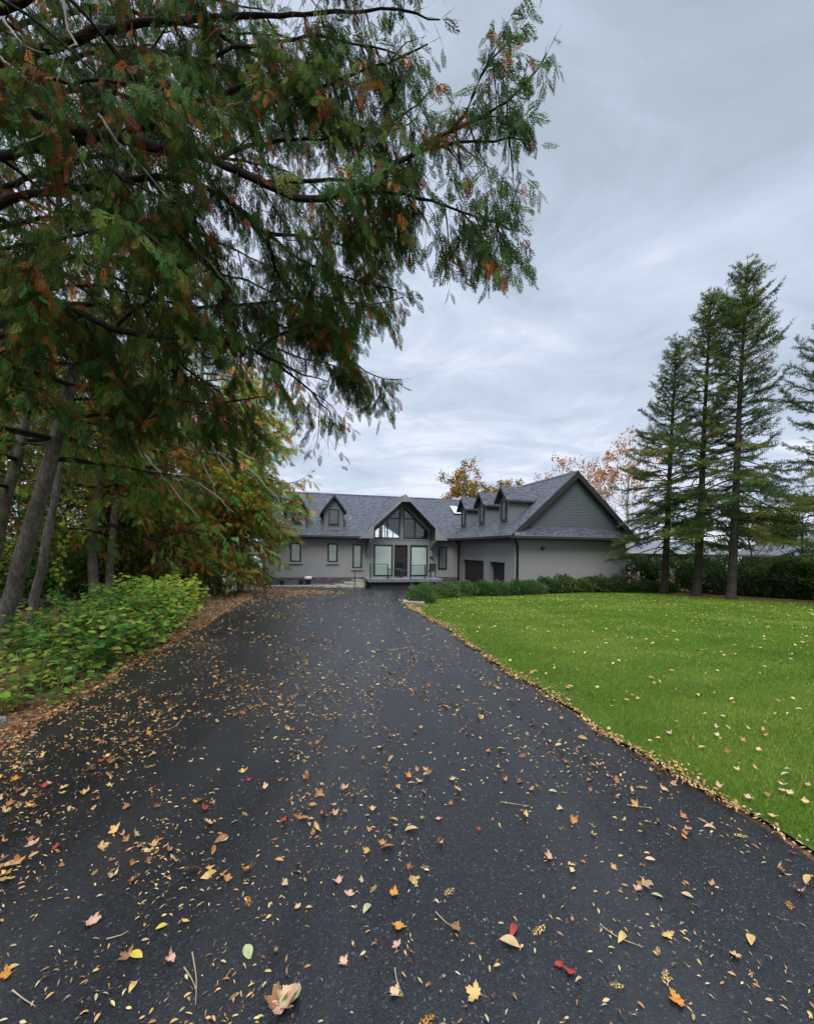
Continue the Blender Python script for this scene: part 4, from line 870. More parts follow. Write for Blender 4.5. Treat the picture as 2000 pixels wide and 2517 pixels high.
# the big foreground cedar: trunk just left of the frame, limbs reaching over the drive
def foreground_cedar():
    rg = np.random.default_rng(11); bx, by = -5.4, 4.6
    e = empty('cedar_tree', (bx, by, g1(bx, by))); prop(e, 'large dark cedar at the upper left whose long limbs hang over the driveway', 'tree')
    tp = resample([(0, 0, -.1), (0.05, 0, 2), (0.12, -.05, 4), (0.2, 0, 6.5), (0.2, 0, 9.5)], .3); tubes('trunk', [tp], [(0.26, 0.09)], BARK, e, 14, .05, rg)
    O = np.array((bx, by, g1(bx, by)))
    def from_px(l): return [S17(x, y, Y) for x, y, Y in l]
    def tr(z): return O + np.array((np.interp(z, tp[:, 2], tp[:, 0]), 0, z))
    L_ = [
     (7.1, [(0, 130, 4.4), (120, 95, 4.2), (230, 60, 4.1), (420, 40, 4.0), (640, 30, 3.9), (800, 22, 3.9), (925, 40, 3.9)], .06),
     (5.9, [(0, 330, 4.4), (180, 292, 4.2), (330, 265, 4.1), (410, 240, 4.0), (520, 175, 4.0), (640, 185, 4.0), (760, 150, 4.0), (900, 95, 4.0)], .055),
     (6.0, [(0, 250, 4.3), (200, 282, 4.1), (330, 310, 4.0), (450, 336, 3.9), (560, 385, 3.8), (650, 420, 3.8), (740, 398, 3.8), (830, 345, 3.8), (930, 285, 3.7), (1040, 232, 3.7), (1110, 165, 3.7), (1150, 115, 3.7)], .075),
     (5.2, [(0, 430, 4.6), (180, 395, 4.5), (330, 372, 4.4), (460, 405, 4.4), (560, 490, 4.4), (660, 560, 4.4), (760, 590, 4.4), (835, 610, 4.4)], .05),
     (4.4, [(0, 590, 4.7), (130, 642, 4.6), (240, 690, 4.5), (330, 710, 4.5), (430, 714, 4.5), (540, 740, 4.6), (640, 790, 4.8), (690, 800, 4.9)], .06),
     (7.8, [(0, 20, 3.9), (200, -70, 3.8), (500, -90, 3.8), (800, -80, 3.8), (930, -40, 3.8)], .05),
     (3.9, [(0, 705, 5.2), (150, 750, 5.1), (300, 815, 5.0), (430, 850, 5.0), (560, 835, 5.0)], .04),
     (5.4, [(0, 520, 4.0), (140, 500, 3.8), (260, 470, 3.6), (350, 520, 3.5), (420, 560, 3.5)], .03),
     (6.6, [(0, 180, 3.6), (150, 170, 3.4), (300, 180, 3.3), (420, 230, 3.3), (500, 250, 3.3)], .03),
     (4.8, [(0, 640, 4.0), (140, 600, 3.9), (300, 620, 3.9), (420, 660, 3.9)], .03),
     (7.5, [(0, 110, 6.2), (160, 90, 6.2), (340, 110, 6.2), (520, 150, 6.2)], .035),
     (8.8, [(0, -20, 5.0), (180, -30, 5.0), (380, -10, 5.0), (560, 20, 5.0)], .035),
     (8.0, [(0, 60, 5.4), (200, 15, 5.4), (430, 60, 5.4), (620, 80, 5.4), (740, 130, 5.4)], .04),
     (6.8, [(0, 230, 5.3), (150, 190, 5.3), (330, 180, 5.3), (520, 230, 5.3), (640, 290, 5.3)], .04),
     (6.2, [(0, 330, 6.4), (150, 270, 6.4), (300, 250, 6.4), (430, 280, 6.4)], .04),
     (4.1, [(0, 660, 5.6), (180, 640, 5.5), (360, 650, 5.5), (520, 640, 5.5), (660, 625, 5.5), (780, 640, 5.5), (850, 625, 5.5)], .045),
     (3.8, [(0, 740, 5.8), (160, 770, 5.7), (340, 800, 5.7), (480, 800, 5.7)], .04),
     (4.5, [(0, 560, 6.3), (200, 540, 6.3), (380, 560, 6.3), (540, 600, 6.2), (680, 690, 6.2), (740, 760, 6.2)], .045),
     (5.6, [(0, 400, 6.0), (200, 330, 6.0), (420, 330, 6.0), (600, 360, 6.0), (720, 440, 6.0), (800, 500, 6.0)], .045),
     (7.2, [(0, 180, 5.8), (200, 110, 5.8), (450, 130, 5.8), (650, 230, 5.8), (780, 300, 5.8)], .045),
     (4.8, [(0, 480, 5.2), (170, 460, 5.2), (350, 470, 5.2), (500, 530, 5.2), (620, 590, 5.2)], .04),
     (8.6, [(-50, -150, 4.2), (300, -160, 4.2), (650, -200, 4.2)], .05),
    ]
    subs = [  # side limbs leaving the main ones
     [(650, 420, 3.8), (760, 402, 3.8), (850, 412, 3.8), (935, 432, 3.8), (1000, 455, 3.8), (1075, 482, 3.8)],
     [(740, 398, 3.8), (860, 330, 3.7), (960, 300, 3.7), (1040, 297, 3.7), (1095, 290, 3.7)],
     [(410, 240, 4.0), (430, 180, 4.0), (440, 120, 4.0), (560, 90, 4.0), (700, 80, 4.0), (860, 120, 4.0)],
     [(460, 405, 4.4), (530, 470, 4.7), (590, 560, 5.0), (650, 650, 5.3), (720, 740, 5.6), (785, 790, 5.7), (845, 800, 5.7)],
     [(560, 385, 3.8), (700, 380, 3.9), (820, 400, 4.0), (840, 480, 4.0)],
     [(560, 490, 4.4), (650, 500, 4.5), (740, 520, 4.6), (815, 560, 4.6)],
     [(560, 490, 4.4), (600, 600, 4.7), (680, 650, 4.9), (740, 670, 5.0)],
     [(330, 372, 4.4), (400, 440, 4.4), (430, 540, 4.3), (470, 620, 4.3)],
     [(930, 285, 3.7), (980, 240, 3.6), (1010, 160, 3.6), (1060, 90, 3.6)],
     [(640, 185, 4.0), (700, 240, 4.0), (800, 280, 4.0), (880, 250, 4.0)],
     [(420, 40, 4.0), (520, 110, 4.1), (620, 130, 4.2), (720, 140, 4.2)],
     [(180, 292, 4.2), (240, 360, 4.0), (330, 410, 3.9), (380, 430, 3.8)],
     [(240, 690, 4.5), (300, 640, 4.4), (400, 600, 4.4), (500, 640, 4.4)],
     [(540, 740, 4.6), (600, 700, 4.8), (690, 690, 5.0), (720, 700, 5.0)],
     [(200, 282, 4.1), (230, 200, 4.0), (300, 120, 4.0), (360, 60, 4.0)],
     [(540, 740, 4.6), (600, 780, 5.0), (660, 830, 5.3), (700, 880, 5.5)],
     [(360, 650, 5.5), (480, 700, 5.6), (600, 740, 5.7), (700, 770, 5.7), (760, 790, 5.7)],
     [(520, 640, 5.5), (600, 690, 5.6), (680, 710, 5.7), (730, 700, 5.7)],
     [(330, 710, 4.5), (400, 780, 4.6), (470, 830, 4.7)],
     [(130, 642, 4.6), (200, 740, 4.5), (260, 800, 4.5), (300, 860, 4.5)],
     [(450, 336, 3.9), (560, 300, 4.1), (700, 290, 4.2), (820, 260, 4.2), (900, 200, 4.2)],
    ]
    limbs, rads, fol = [], [], Foliage()
    tube_pts = []
    for z, l, r in L_:
        tube_pts.append((resample([tr(z - .6)] + from_px(l), .12), r, .28))
    for l in subs: tube_pts.append((resample(from_px(l), .12), .020, .05))
    for P, r, st in tube_pts:
        P = P + rg.normal(size=P.shape) * .008; P = P - O; limbs.append(P); rads.append((r, .006))
        Lt = np.linalg.norm(np.diff(P, axis=0), axis=1).sum(); thick = r > .025
        fol.dress(P, rg, .065, .42, .042, .160, st, .16, NEAR, droop=1.5, rad=.0045, clump=4.2)
        for j in range(int(Lt / (.26 if thick else .20))):
            u = rg.uniform(.2 if thick else .1, .97); kk = int(u * (len(P) - 1)); d = nrmz(P[min(kk + 1, len(P) - 1)] - P[max(kk - 1, 0)]); sd_ = nrmz(np.cross(d, (0, 0, 1.0))) * (1 if j % 2 else -1)
            Q = wander(P[kk], d * rg.uniform(.2, .9) + sd_ * .8 + np.array([0, 0, rg.uniform(-1.3, .25)]), rg.uniform(.3, .75) * (1.0 if u < .8 else .75), rg, .10, sag=.5, lift=.1, wig=.13); limbs.append(Q); rads.append((.008, .002))
            fol.dress(Q, rg, .065, .27, .038, .160, .05, .19, NEAR, droop=1.7, rad=.004, clump=4.2)
    back = Foliage(); kp = lambda q_: ~((q_[:, 1] + by > .3) & (q_[:, 0] + bx > -1.12 * (q_[:, 1] + by) - .4))  # unseen limbs and sprays, added out of view to shade the near asphalt
    for i in range(20):
        z = 3.6 + 6.2 * i / 20; a = rg.uniform(-2.75, -.35) if i % 3 else rg.uniform(1.2, 3.4); Lb = 4.6 * (1 - .45 * i / 20) * rg.uniform(.75, 1.1)
        Q = wander(np.array((.1, 0, z)), (math.cos(a), math.sin(a), .35), Lb, rg, .22, sag=.3, lift=.25, wig=.09); limbs.append(Q); rads.append((.035, .005)); back.dress(Q, rg, .17, .6, .11, .24, .15, .15, keep=kp)
        for j in range(5):
            k = int(rg.uniform(.25, .9) * (len(Q) - 1)); d = nrmz(Q[k] - Q[k - 1]); sd_ = nrmz(np.cross(d, (0, 0, 1.0))) * (1 if j % 2 else -1); W_ = wander(Q[k], d * .7 + sd_ * .9, Lb * .3, rg, .2, sag=.4, wig=.1); limbs.append(W_); rads.append((.012, .004)); back.dress(W_, rg, .17, .5, .11, .24, .05, .15, keep=kp)
    lm = tubes('limb', limbs, rads, BARK_DK, e, 7, .10, rg); prop(lm, kind='stuff')
    back.build('crown', e, FR_FAR)  # second crown mesh: the added shading sprays
    fol.build('crown', e, FR_NEAR, jit=.18)
    # bare grey dead branches
    bl = []
    for l in ([(0, 120, 3.4), (60, 170, 3.4), (110, 210, 3.4), (100, 270, 3.4), (55, 300, 3.4)], [(135, 0, 3.5), (140, 60, 3.5), (160, 90, 3.5), (135, 110, 3.4), (120, 180, 3.4)], [(210, 240, 3.6), (250, 300, 3.6), (300, 350, 3.7), (340, 400, 3.8), (390, 440, 3.8)],
              [(350, 450, 4.2), (390, 500, 4.2), (430, 540, 4.2), (500, 620, 4.3)], [(10, 40, 3.5), (50, 95, 3.4), (90, 110, 3.4)]):
        P = resample(from_px(l), .06) - O; bl.append(P + rg.normal(size=P.shape) * .006)
    for P in bl: tubes('dead_branch', [P], [(.012, .004)], BARK_GREY, e, 6, .1, rg)
    return e
foreground_cedar()

def px_path(base, pts, Y):
    b = np.array((base[0], base[1], g1(*base))); return [S17(x, y, Y + dy) - b for x, y, dy in pts]
# trunk bases from where each trunk meets the ground in the photograph
T = []
T.append(cedar('cedar_tree', 'leaning pale grey cedar trunk nearest on the left, its base beyond the leafy shrubs', (-6.75, 7.1), px_path((-6.75, 7.1), [(45, 1180, 0), (95, 1010, .1), (130, 880, .2), (180, 700, .3), (240, 480, .5), (280, 300, .6), (300, 150, .6)], 7.1), .130, 9, 2.9, 32, 2.9, FR_MID, .20, .15, .46, .085, .17, 21))
T.append(cedar('cedar_tree', 'dark cedar trunk at the left edge of the photo, leaning right behind the pale one', (-8.9, 8.4), px_path((-8.9, 8.4), [(-30, 1230, 0), (10, 1060, 0), (45, 930, .2), (80, 700, .3), (120, 450, .3), (150, 250, .3)], 8.4), .12, 9, 2.6, 28, 2.8, FR_MID, .20, .16, .44, .09, .16, 22))
T.append(cedar('cedar_tree', 'thin dark crooked trunk just right of the pale leaning cedar', (-7.05, 8.1), px_path((-7.05, 8.1), [(72, 1260, 0), (88, 1200, .0), (100, 1120, .0), (118, 1040, .1), (128, 950, .2), (150, 800, .3), (190, 600, .3)], 8.1), .085, 7, 3.2, 16, 2.3, FR_MID, .20, .16, .42, .09, .20, 23))
T.append(cedar('cedar_tree', 'upright grey-brown cedar trunk behind the leafy shrubs, left of a paler leaning one', (-8.8, 12.1), px_path((-8.8, 12.1), [(195, 1150, 0), (205, 1050, 0), (212, 950, 0), (225, 750, 0), (240, 550, 0)], 12.1), .14, 9, 1.9, 38, 3.0, FR_MID, .25, .20, .52, .12, .28, 24, pal=MIDP))
T.append(cedar('cedar_tree', 'pale cedar trunk leaning slightly right, rising behind the middle of the leafy shrubs', (-8.62, 12.4), px_path((-8.62, 12.4), [(232, 1180, 0), (240, 1100, 0), (250, 1000, 0), (270, 860, .1), (300, 650, .2), (330, 480, .3)], 12.4), .115, 9, 2.0, 42, 3.1, FR_MID, .25, .20, .52, .12, .28, 25, pal=MIDP))
T.append(cedar('cedar_tree', 'slim double cedar trunk near the far end of the leafy shrubs', (-8.2, 16.1), px_path((-8.2, 16.1), [(404, 1150, 0), (408, 1100, 0), (420, 900, 0), (430, 700, 0), (445, 560, 0)], 16.1), .12, 9, 1.9, 44, 3.2, FR_MID, .30, .22, .6, .14, .34, 26, pal=np.concatenate([CEDAR[1:5], WARM]) * 1.9))
edge_pal = np.concatenate([CEDAR[1:], np.array([(0.14, 0.25, 0.04), (0.20, 0.28, 0.045), (0.30, 0.28, 0.05), (0.36, 0.22, 0.045)])])
T.append(cedar('cedar_tree', 'dense bushy cedar nearest the house, green with orange fronds down to the driveway', (-7.15, 18.4), [(0.05, 0, 2.0), (0.1, 0, 5), (0.15, 0, 10.0)], .15, 8, 0.4, 170, 2.95, FR_MID, .27, .15, .42, .10, .34, 27, prof=([0, .12, .25, .4, .6, .8, 1], [.22, .42, .85, 1.0, .95, .55, .12]), pal=edge_pal, bright=2.0, deadpal=np.concatenate([DEAD[1:3], WARM[[0, 3]]]), topL=.12))
T.append(cedar('cedar_tree', 'tall cedar behind the double trunk with green and rusty foliage', (-9.4, 21.5), [(0, 0, 3), (0.2, 0, 6), (0.3, 0, 9.6)], .17, 8, 1.2, 50, 3.2, FR_FAR, .34, .22, .55, .15, .22, 28, pal=edge_pal, topL=.15))
T.append(cedar('cedar_tree', 'cedar standing in the middle of the row between the pale trunk and the double trunk', (-8.3, 14.2), [(0.1, 0, 2), (0.3, 0, 5), (0.6, 0, 8.5)], 0.10, 8, 1.3, 46, 3.0, FR_MID, .28, .20, .55, .13, .30, 29, pal=MIDP))
for i, (bx, by, hh, lb) in enumerate(((-12.2, 12.5, 9.5, 'shaded cedar set back in the wood behind the two trunks'), (-12.8, 18.5, 10, 'dark cedar set back in the wood behind the double trunk'), (-11.0, 25.0, 9.5, 'far dark cedar at the end of the wood near the lake'),
                                      (-16.5, 15.0, 10, 'dark cedar deep in the wood in front of the neighbouring roof'))):
    cedar('cedar_tree', lb, (bx, by), [(0.1, 0, 3), (0.2, 0, 6), (0.3, 0, hh)], .16, 8, 0.5 if i else 1.2, 44, 3.2, FR_FAR, .34, .26, .6, .16, .12, 40 + i, group=None, topL=.2, pal=np.concatenate([CEDAR, WARM[1:3] * .8]) * 1.3)
# bare pale branches arching down under the crowns
def bare():
    rg = np.random.default_rng(5); base = np.array((-8.62, 12.4, g1(-8.62, 12.4))); e = empty('bare_branches', tuple(base))
    prop(e, 'pale bare arching branches hanging under the crowns beside the double trunk', 'branches')
    src = ([(270, 880, 0), (330, 870, -.5), (410, 895, -.8), (450, 950, -1), (490, 1010, -1.2)], [(380, 860, 0), (430, 880, -.5), (445, 930, -.8), (480, 970, -1), (540, 1000, -1.2), (580, 1012, -1.2)],
           [(300, 900, 0), (350, 930, -.4), (420, 950, -.8), (480, 960, -1.1), (540, 1000, -1.3), (590, 1060, -1.5)], [(330, 850, 0), (400, 930, -.6), (440, 1000, -1), (455, 1045, -1.1)],
           [(350, 1000, 0), (400, 1010, -.5), (450, 1040, -.8), (490, 1080, -1)], [(420, 860, 0), (500, 900, -.6), (545, 950, -1), (580, 1000, -1.2)],
           [(290, 940, 0), (340, 1000, -.5), (380, 1050, -.8), (420, 1090, -1)], [(460, 930, 0), (520, 960, -.6), (580, 985, -1)], [(240, 830, 0), (320, 850, -.5), (380, 850, -.7), (480, 860, -1)])
    for l in src:
        P = resample([S17(x, y, 9.6 + dy) for x, y, dy in l], .15) - base; b = tubes('branch', [P + rg.normal(size=P.shape) * .012], [(.028, .006)], BARK_GREY, e, 6, .08, rg)
bare()

# ---------------------------------------------------------------- spruces on the right
TUFT = [blades([((0, 0, 0), (0, 1, 0), .05, np.array([0, 0, 1.0]))] + [((0, .08 + .78 * k / 9, 0), (math.cos(k * 2.4) * .34, .30 + .78 * k / 9, math.sin(k * 2.4) * .34), .055, np.array([math.sin(k), .3, math.cos(k)])) for k in range(9)])]
SPR = np.array([(0.042, 0.075, 0.022), (0.070, 0.110, 0.026), (0.110, 0.145, 0.032), (0.060, 0.100, 0.038), (0.150, 0.165, 0.036)])
def spruce(label, base, H_, lean, rmax, seed, z0=2.2, gaps=.16):
    rg = np.random.default_rng(seed); e = empty('spruce_tree', (base[0], base[1], g1(*base))); prop(e, label, 'tree')
    tp = resample([(0, 0, -.2), (lean * .3, 0, H_ * .3), (lean * .6, 0.05, H_ * .6), (lean, 0, H_)], .35); rb = .10 + .006 * H_
    tubes('trunk', [tp], [(rb, .015)], BARK_SP, e, 12, .05, rg)
    fl = resample([(0, 0, -.2), (0, 0, .0), (0, 0, .35)], .1); tubes('root_flare', [fl], [(rb * 1.45, rb * .99)], BARK_SP, e, 12, .08, rg)
    limbs, rads, P_, M_, C_ = [], [], [], [], []; z = z0
    side_gap = rg.uniform(0, 6.28)
    while z < H_ - .12:
        rel = (z - z0) / (H_ - z0); nb = 5 if rel < .8 else 4; a0 = rg.uniform(0, 6.28)
        for b in range(nb):
            if rg.random() < gaps * (1.3 - rel): continue
            a = a0 + b * 6.283 / nb + rg.uniform(-.35, .35); prof = (1 - rel) ** .66 * (0.85 + .22 * math.sin(rel * 9 + seed) + .12 * math.sin(rel * 31 + a)) if rel > .12 else .80 + rel
            L_ = rmax * prof * rg.uniform(.38, 1.15) + .22; k = int(np.argmin(abs(tp[:, 2] - z)))
            up = .25 + .5 * rel if rel > .3 else -.05
            Q = wander(tp[k] + np.array([0, 0, z - tp[k][2]]), (math.cos(a), math.sin(a), up), L_, rg, .25, sag=.35 * (1 - rel), lift=.35, wig=.11); limbs.append(Q); rads.append((.012 + L_ * .008, .004))
            bare_ = .36 if rel < .75 else .1
            if rel < .06: bare_ = .5
            n = max(2, int(L_ * (1 - bare_) / .105)); us = np.linspace(bare_, 1, n)
            cs = SPR[rg.integers(0, len(SPR))]
            for u in us:
                kk = u * (len(Q) - 1); k0 = int(min(kk, len(Q) - 2)); p = Q[k0] + (Q[k0 + 1] - Q[k0]) * (kk - k0); d = nrmz(Q[k0 + 1] - Q[k0]); sd_ = nrmz(np.cross(d, (0, 0, 1.0)))
                for sg in (-1, 1):
                    if rg.random() < .24: continue
                    tl = (L_ * .22 * (1.25 - u) + .16) * rg.uniform(.5, 1.4); td = nrmz(d * .8 + sd_ * sg * rg.uniform(.5, 1.1) + np.array([0, 0, rg.uniform(-.35, .25)])); m_ = max(1, int(tl / .11))
                    for j in range(m_):
                        P_.append(p + td * tl * j / m_ + rg.normal(size=3) * .012); M_.append((nrmz(td + rg.normal(size=3) * .3), rg.normal(size=3), rg.uniform(.17, .27))); C_.append(cs * rg.uniform(.7, 1.35))
                P_.append(p); M_.append((d, rg.normal(size=3), .19)); C_.append(cs * rg.uniform(.8, 1.2))
        z += rg.uniform(.20, .36) * (1.15 - .55 * rel)
    lm = tubes('limb', limbs, rads, BARK_SP, e, 5, .06, rg); prop(lm, kind='stuff')
    D = np.array([m[0] for m in M_]); Nn = np.array([m[1] for m in M_]); sc = np.array([m[2] for m in M_])
    V, Fa, C = inst(TUFT, np.array(P_), frames(D, Nn, sc), np.array(C_), .15, rg); raw_mesh('crown', V, Fa, LEAF, e, C); return e
spruce('leftmost and shortest of the three spruces, nearest the garage corner', (12.53, 20.8), 12.3, .45, 2.8, 61, z0=2.3)
spruce('middle spruce of the three beyond the lawn', (12.63, 18.6), 13.2, .45, 2.75, 62, z0=2.5)
spruce('tallest and rightmost spruce of the three, with a pale grey trunk', (12.76, 16.8), 13.2, .45, 2.9, 63, z0=2.6)
spruce('dark spruce cut off by the right edge of the photo', (17.6, 17.2), 11.8, -.1, 4.2, 64, z0=2.2, gaps=.3)

# ---------------------------------------------------------------- shrubs
LF = [blades([((0, 0, 0), (0, 1, -.12), .30, np.array([0, 0, 1.0]))]), blades([((0, 0, 0), (.1, 1, -.2), .24, np.array([.2, 0, 1.0]))])]
NEEDLE = [blades([((0, 0, 0), (0, 1, 0), .08, np.array([0, 0, 1.0])), ((0, .1, 0), (.4, .75, .1), .08, np.array([0, 0, 1.0])), ((0, .1, 0), (-.4, .75, .1), .08, np.array([0, 0, 1.0])), ((0, .3, 0), (.2, .95, .3), .08, np.array([1.0, 0, 0])), ((0, .2, 0), (-.1, .8, -.35), .08, np.array([1.0, 0, 0]))])]
def shrub_mass(rg, c, rx, ry, rz, n, sz, pal, lump=.22, tm=LF, nfreq=3.0):
    d = nrmz(rg.normal(size=(n, 3))); dn = rg.random(n) < .36; d[:, 2] = np.where(dn, -np.abs(d[:, 2]), np.abs(d[:, 2]))
    ph = rg.uniform(0, 6.28, 6)
    lumpv = 1 + lump * (np.sin(d[:, 0] * nfreq * 2 + ph[0]) * np.sin(d[:, 1] * nfreq * 2 + ph[1]) + .6 * np.sin(d[:, 2] * nfreq * 3 + ph[2] + d[:, 0] * 4) + .5 * np.sin(d[:, 0] * nfreq * 5 + ph[3]) * np.sin(d[:, 2] * nfreq * 5 + ph[4]))
    r = lumpv * (1 - .45 * rg.random(n) ** 2.0)
    P = np.array(c) + d * r[:, None] * np.array([rx, ry, rz]); P[:, 2] = np.where(dn, c[2] + d[:, 2] * r * c[2], P[:, 2]); P[:, 2] = np.maximum(P[:, 2], .0)
    D = nrmz(d + rg.normal(size=(n, 3)) * .55 + np.array([0, 0, .35])); C = pal[rg.integers(0, len(pal), n)] * rg.uniform(.65, 1.35, (n, 1))
    return P, frames(D, rg.normal(size=(n, 3)) * .7 + np.array([0, 0, 1.0]), sz * rg.uniform(.6, 1.3, n)), C
def shrub(name, label, base, rx, ry, rz, n, sz, pal, seed, cat='shrub', group=None, tm=LF, lump=.2, zc=.35):
    rg = np.random.default_rng(seed); e = empty(name, (base[0], base[1], g1(*base))); prop(e, label, cat, group)
    P, M_, C = shrub_mass(rg, (0, 0, rz * zc), rx, ry, rz * (1 - zc), n, sz, pal, lump); V, Fa, C = inst(tm, P, M_, C, .1, rg); raw_mesh('foliage', V, Fa, LEAF, e, C)
    st = [wander((rg.uniform(-.1, .1) * rx, rg.uniform(-.1, .1) * ry, -.05), (rg.normal() * .7, rg.normal() * .7, 1), rz * .95, rg, .12, wig=.08) for _ in range(9)]
    prop(tubes('stems', st, [(.018, .005)] * len(st), BARK_DK, e, 5, .1, rg), kind='stuff'); return e
YEW = 1.5 * np.array([(0.030, 0.070, 0.018), (0.045, 0.095, 0.022), (0.075, 0.135, 0.030), (0.020, 0.048, 0.014)])
YEWL = 1.5 * np.array([(0.055, 0.100, 0.028), (0.085, 0.145, 0.040), (0.130, 0.190, 0.060), (0.035, 0.070, 0.020)])
DKG = 1.4 * np.array([(0.014, 0.032, 0.010), (0.022, 0.048, 0.013), (0.035, 0.068, 0.018), (0.050, 0.085, 0.022)])
shrub('round_shrub', 'round pale green shrub at the corner of the driveway, nearest of the low shrubs', (0.52, 13.9), .48, .46, .62, 5200, .055, YEWL, 71, tm=NEEDLE)
shrub('round_shrub', 'second round light green shrub, just behind the corner one', (1.62, 17.3), .50, .50, .62, 4500, .06, YEWL, 72, tm=NEEDLE)
hx = [(2.55, 18.9, .62, 'low green shrub third from the driveway corner'), (3.45, 19.3, .58, 'low green shrub in front of the wide garage door'), (4.30, 19.6, .56, 'low green shrub in front of the pillar between the garage doors'), (5.10, 19.8, .58, 'low green shrub in front of the narrow garage door'), (5.95, 20.0, .60, 'low green shrub by the downspout at the garage corner')]
for i, (x, y, r, lb) in enumerate(hx): shrub('low_shrub', lb, (x, y), r * .95, .55, .68, 3600, .07, YEW if i % 2 else YEWL * .85, 80 + i, tm=NEEDLE)
wl = ['first dark shrub against the gable wall, right of the downspout', 'dark shrub with a yellow patch under the wall lamp', 'dark shrub with pale yellow leaves below the left half of the gable', 'dark shrub below the peak of the gable', 'dark shrub right of the gable peak', 'dark shrub near the right end of the gable wall', 'low dark shrub at the right corner of the garage wall', 'low dark shrub beyond the right garage corner']
for i, lb in enumerate(wl):
    x = 6.75 + i * .93; y = 20.75 + i * .19; pal = DKG * 1.35 if i not in (1, 2) else np.concatenate([DKG * 1.3, np.array([(.20, .22, .03)])])
    shrub('foundation_shrub', lb, (x, y), .66, .50, (.74 if i < 5 else .50) * (1 + .12 * math.sin(i * 2.3)), 3600, .085, pal, 90 + i)
tl = ['tall green shrub against the right garage corner', 'tall shrub behind the leftmost spruce trunk', 'tall shrub between the left and middle spruce trunks', 'tall dark shrub behind the middle spruce trunk', 'tall dark shrub between the middle and right spruce trunks', 'tall dark shrub right of the tallest spruce', 'tall glossy dark shrub in the middle of the far right hedge', 'tall glossy dark shrub towards the right edge', 'dark shrub ending the hedge at the right edge of the photo', 'dark shrub beyond the right edge of the lawn']
tpz = [(12.9, 24.0), (14.2, 23.2), (15.4, 22.3), (16.0, 21.2), (16.6, 20.2), (17.1, 19.1), (17.6, 18.0), (18.2, 16.9), (18.8, 15.7), (19.4, 14.4)]
for i, ((x, y), lb) in enumerate(zip(tpz, tl)):
    shrub('hedge_shrub', lb, (x, y), 1.15, 1.0, [2.0, 2.0, 1.85, 1.8, 1.75, 1.8, 1.9, 2.0, 1.95, 1.95][i], 7500, .12 if i > 4 else .10, (YEW * .85 if i < 4 else DKG * 1.5), 110 + i, lump=.20)

# ---------------------------------------------------------------- broad-leaved plants along the left edge of the drive
def oval(w_=.36):
    V = np.array([(0, 0, 0), (-w_, .35, .05), (-w_ * .85, .72, .02), (0, 1, -.10), (w_ * .85, .72, .02), (w_, .35, .05), (0, .5, -.04)]); return V, np.array([(0, 6, 2, 1), (6, 3, 2, 2), (0, 5, 4, 6), (6, 4, 3, 3)])
def tri_fix(VF):
    V, Fa = VF; T_ = []
    for f in Fa:
        T_.append((f[0], f[1], f[2])); 
        if f[3] != f[2]: T_.append((f[0], f[2], f[3]))
    return V, np.array(T_)
OV = [tri_fix(oval(.44)), tri_fix(oval(.50)), tri_fix(oval(.36))]
GRN = np.array([(0.060, 0.165, 0.030), (0.095, 0.215, 0.034), (0.150, 0.270, 0.038), (0.235, 0.320, 0.045), (0.040, 0.115, 0.035), (0.30, 0.30, 0.06)])
YGR = np.array([(0.22, 0.34, 0.04), (0.30, 0.40, 0.05), (0.38, 0.40, 0.06), (0.16, 0.28, 0.04), (0.42, 0.36, 0.07)])
def leafy(label, base, rad, h, ns, lsz, pal, seed):
    rg = np.random.default_rng(seed); e = empty('leafy_shrub', (base[0], base[1], g1(*base))); prop(e, label, 'shrub')
    st, P, D, Nn, sc, C = [], [], [], [], [], []
    for i in range(ns):
        a = rg.uniform(0, 6.28); rr_ = rad * math.sqrt(rg.random()); b = np.array([rr_ * math.cos(a), rr_ * math.sin(a), -.03]); hh = h * rg.uniform(.55, 1.08) * (1 - .35 * (rr_ / rad) ** 2)
        Q = wander(b, (math.cos(a) * .22 + rg.normal() * .12, math.sin(a) * .22 + rg.normal() * .12, 1), hh, rg, .1, sag=.0, lift=-.12, wig=.06); st.append(Q)
        n = int(hh / .065)
        for k in range(n):
            u = .12 + .88 * k / n
            if u < .35 and rg.random() < .45: continue
            kk = min(int(u * (len(Q) - 1)), len(Q) - 2); p = Q[kk] + (Q[kk + 1] - Q[kk]) * (u * (len(Q) - 1) - kk)
            for s_ in (0, 3.14159):
                aa = k * 1.571 + s_ + rg.uniform(-.4, .4); d = np.array([math.cos(aa), math.sin(aa), rg.uniform(-.35, .45)])
                P.append(p + nrmz(d) * .03); D.append(d); Nn.append(np.array([0, 0, 1.0]) + rg.normal(size=3) * .35); sc.append(lsz * rg.uniform(.6, 1.25) * (1 if u < .9 else .7)); C.append(pal[rg.integers(0, len(pal))] * rg.uniform(.75, 1.25))
    prop(tubes('stems', st, [(.006, .003)] * len(st), mat_stem, e, 4, 0, rg), kind='stuff')
    V, Fa, C = inst(OV, np.array(P), frames(np.array(D), np.array(Nn), np.array(sc)), np.array(C), .08, rg); raw_mesh('leaves', V, Fa, LEAF, e, C, smooth=False)
mat_stem = mat('green_stem', (0.16, 0.17, 0.06), 0.7)
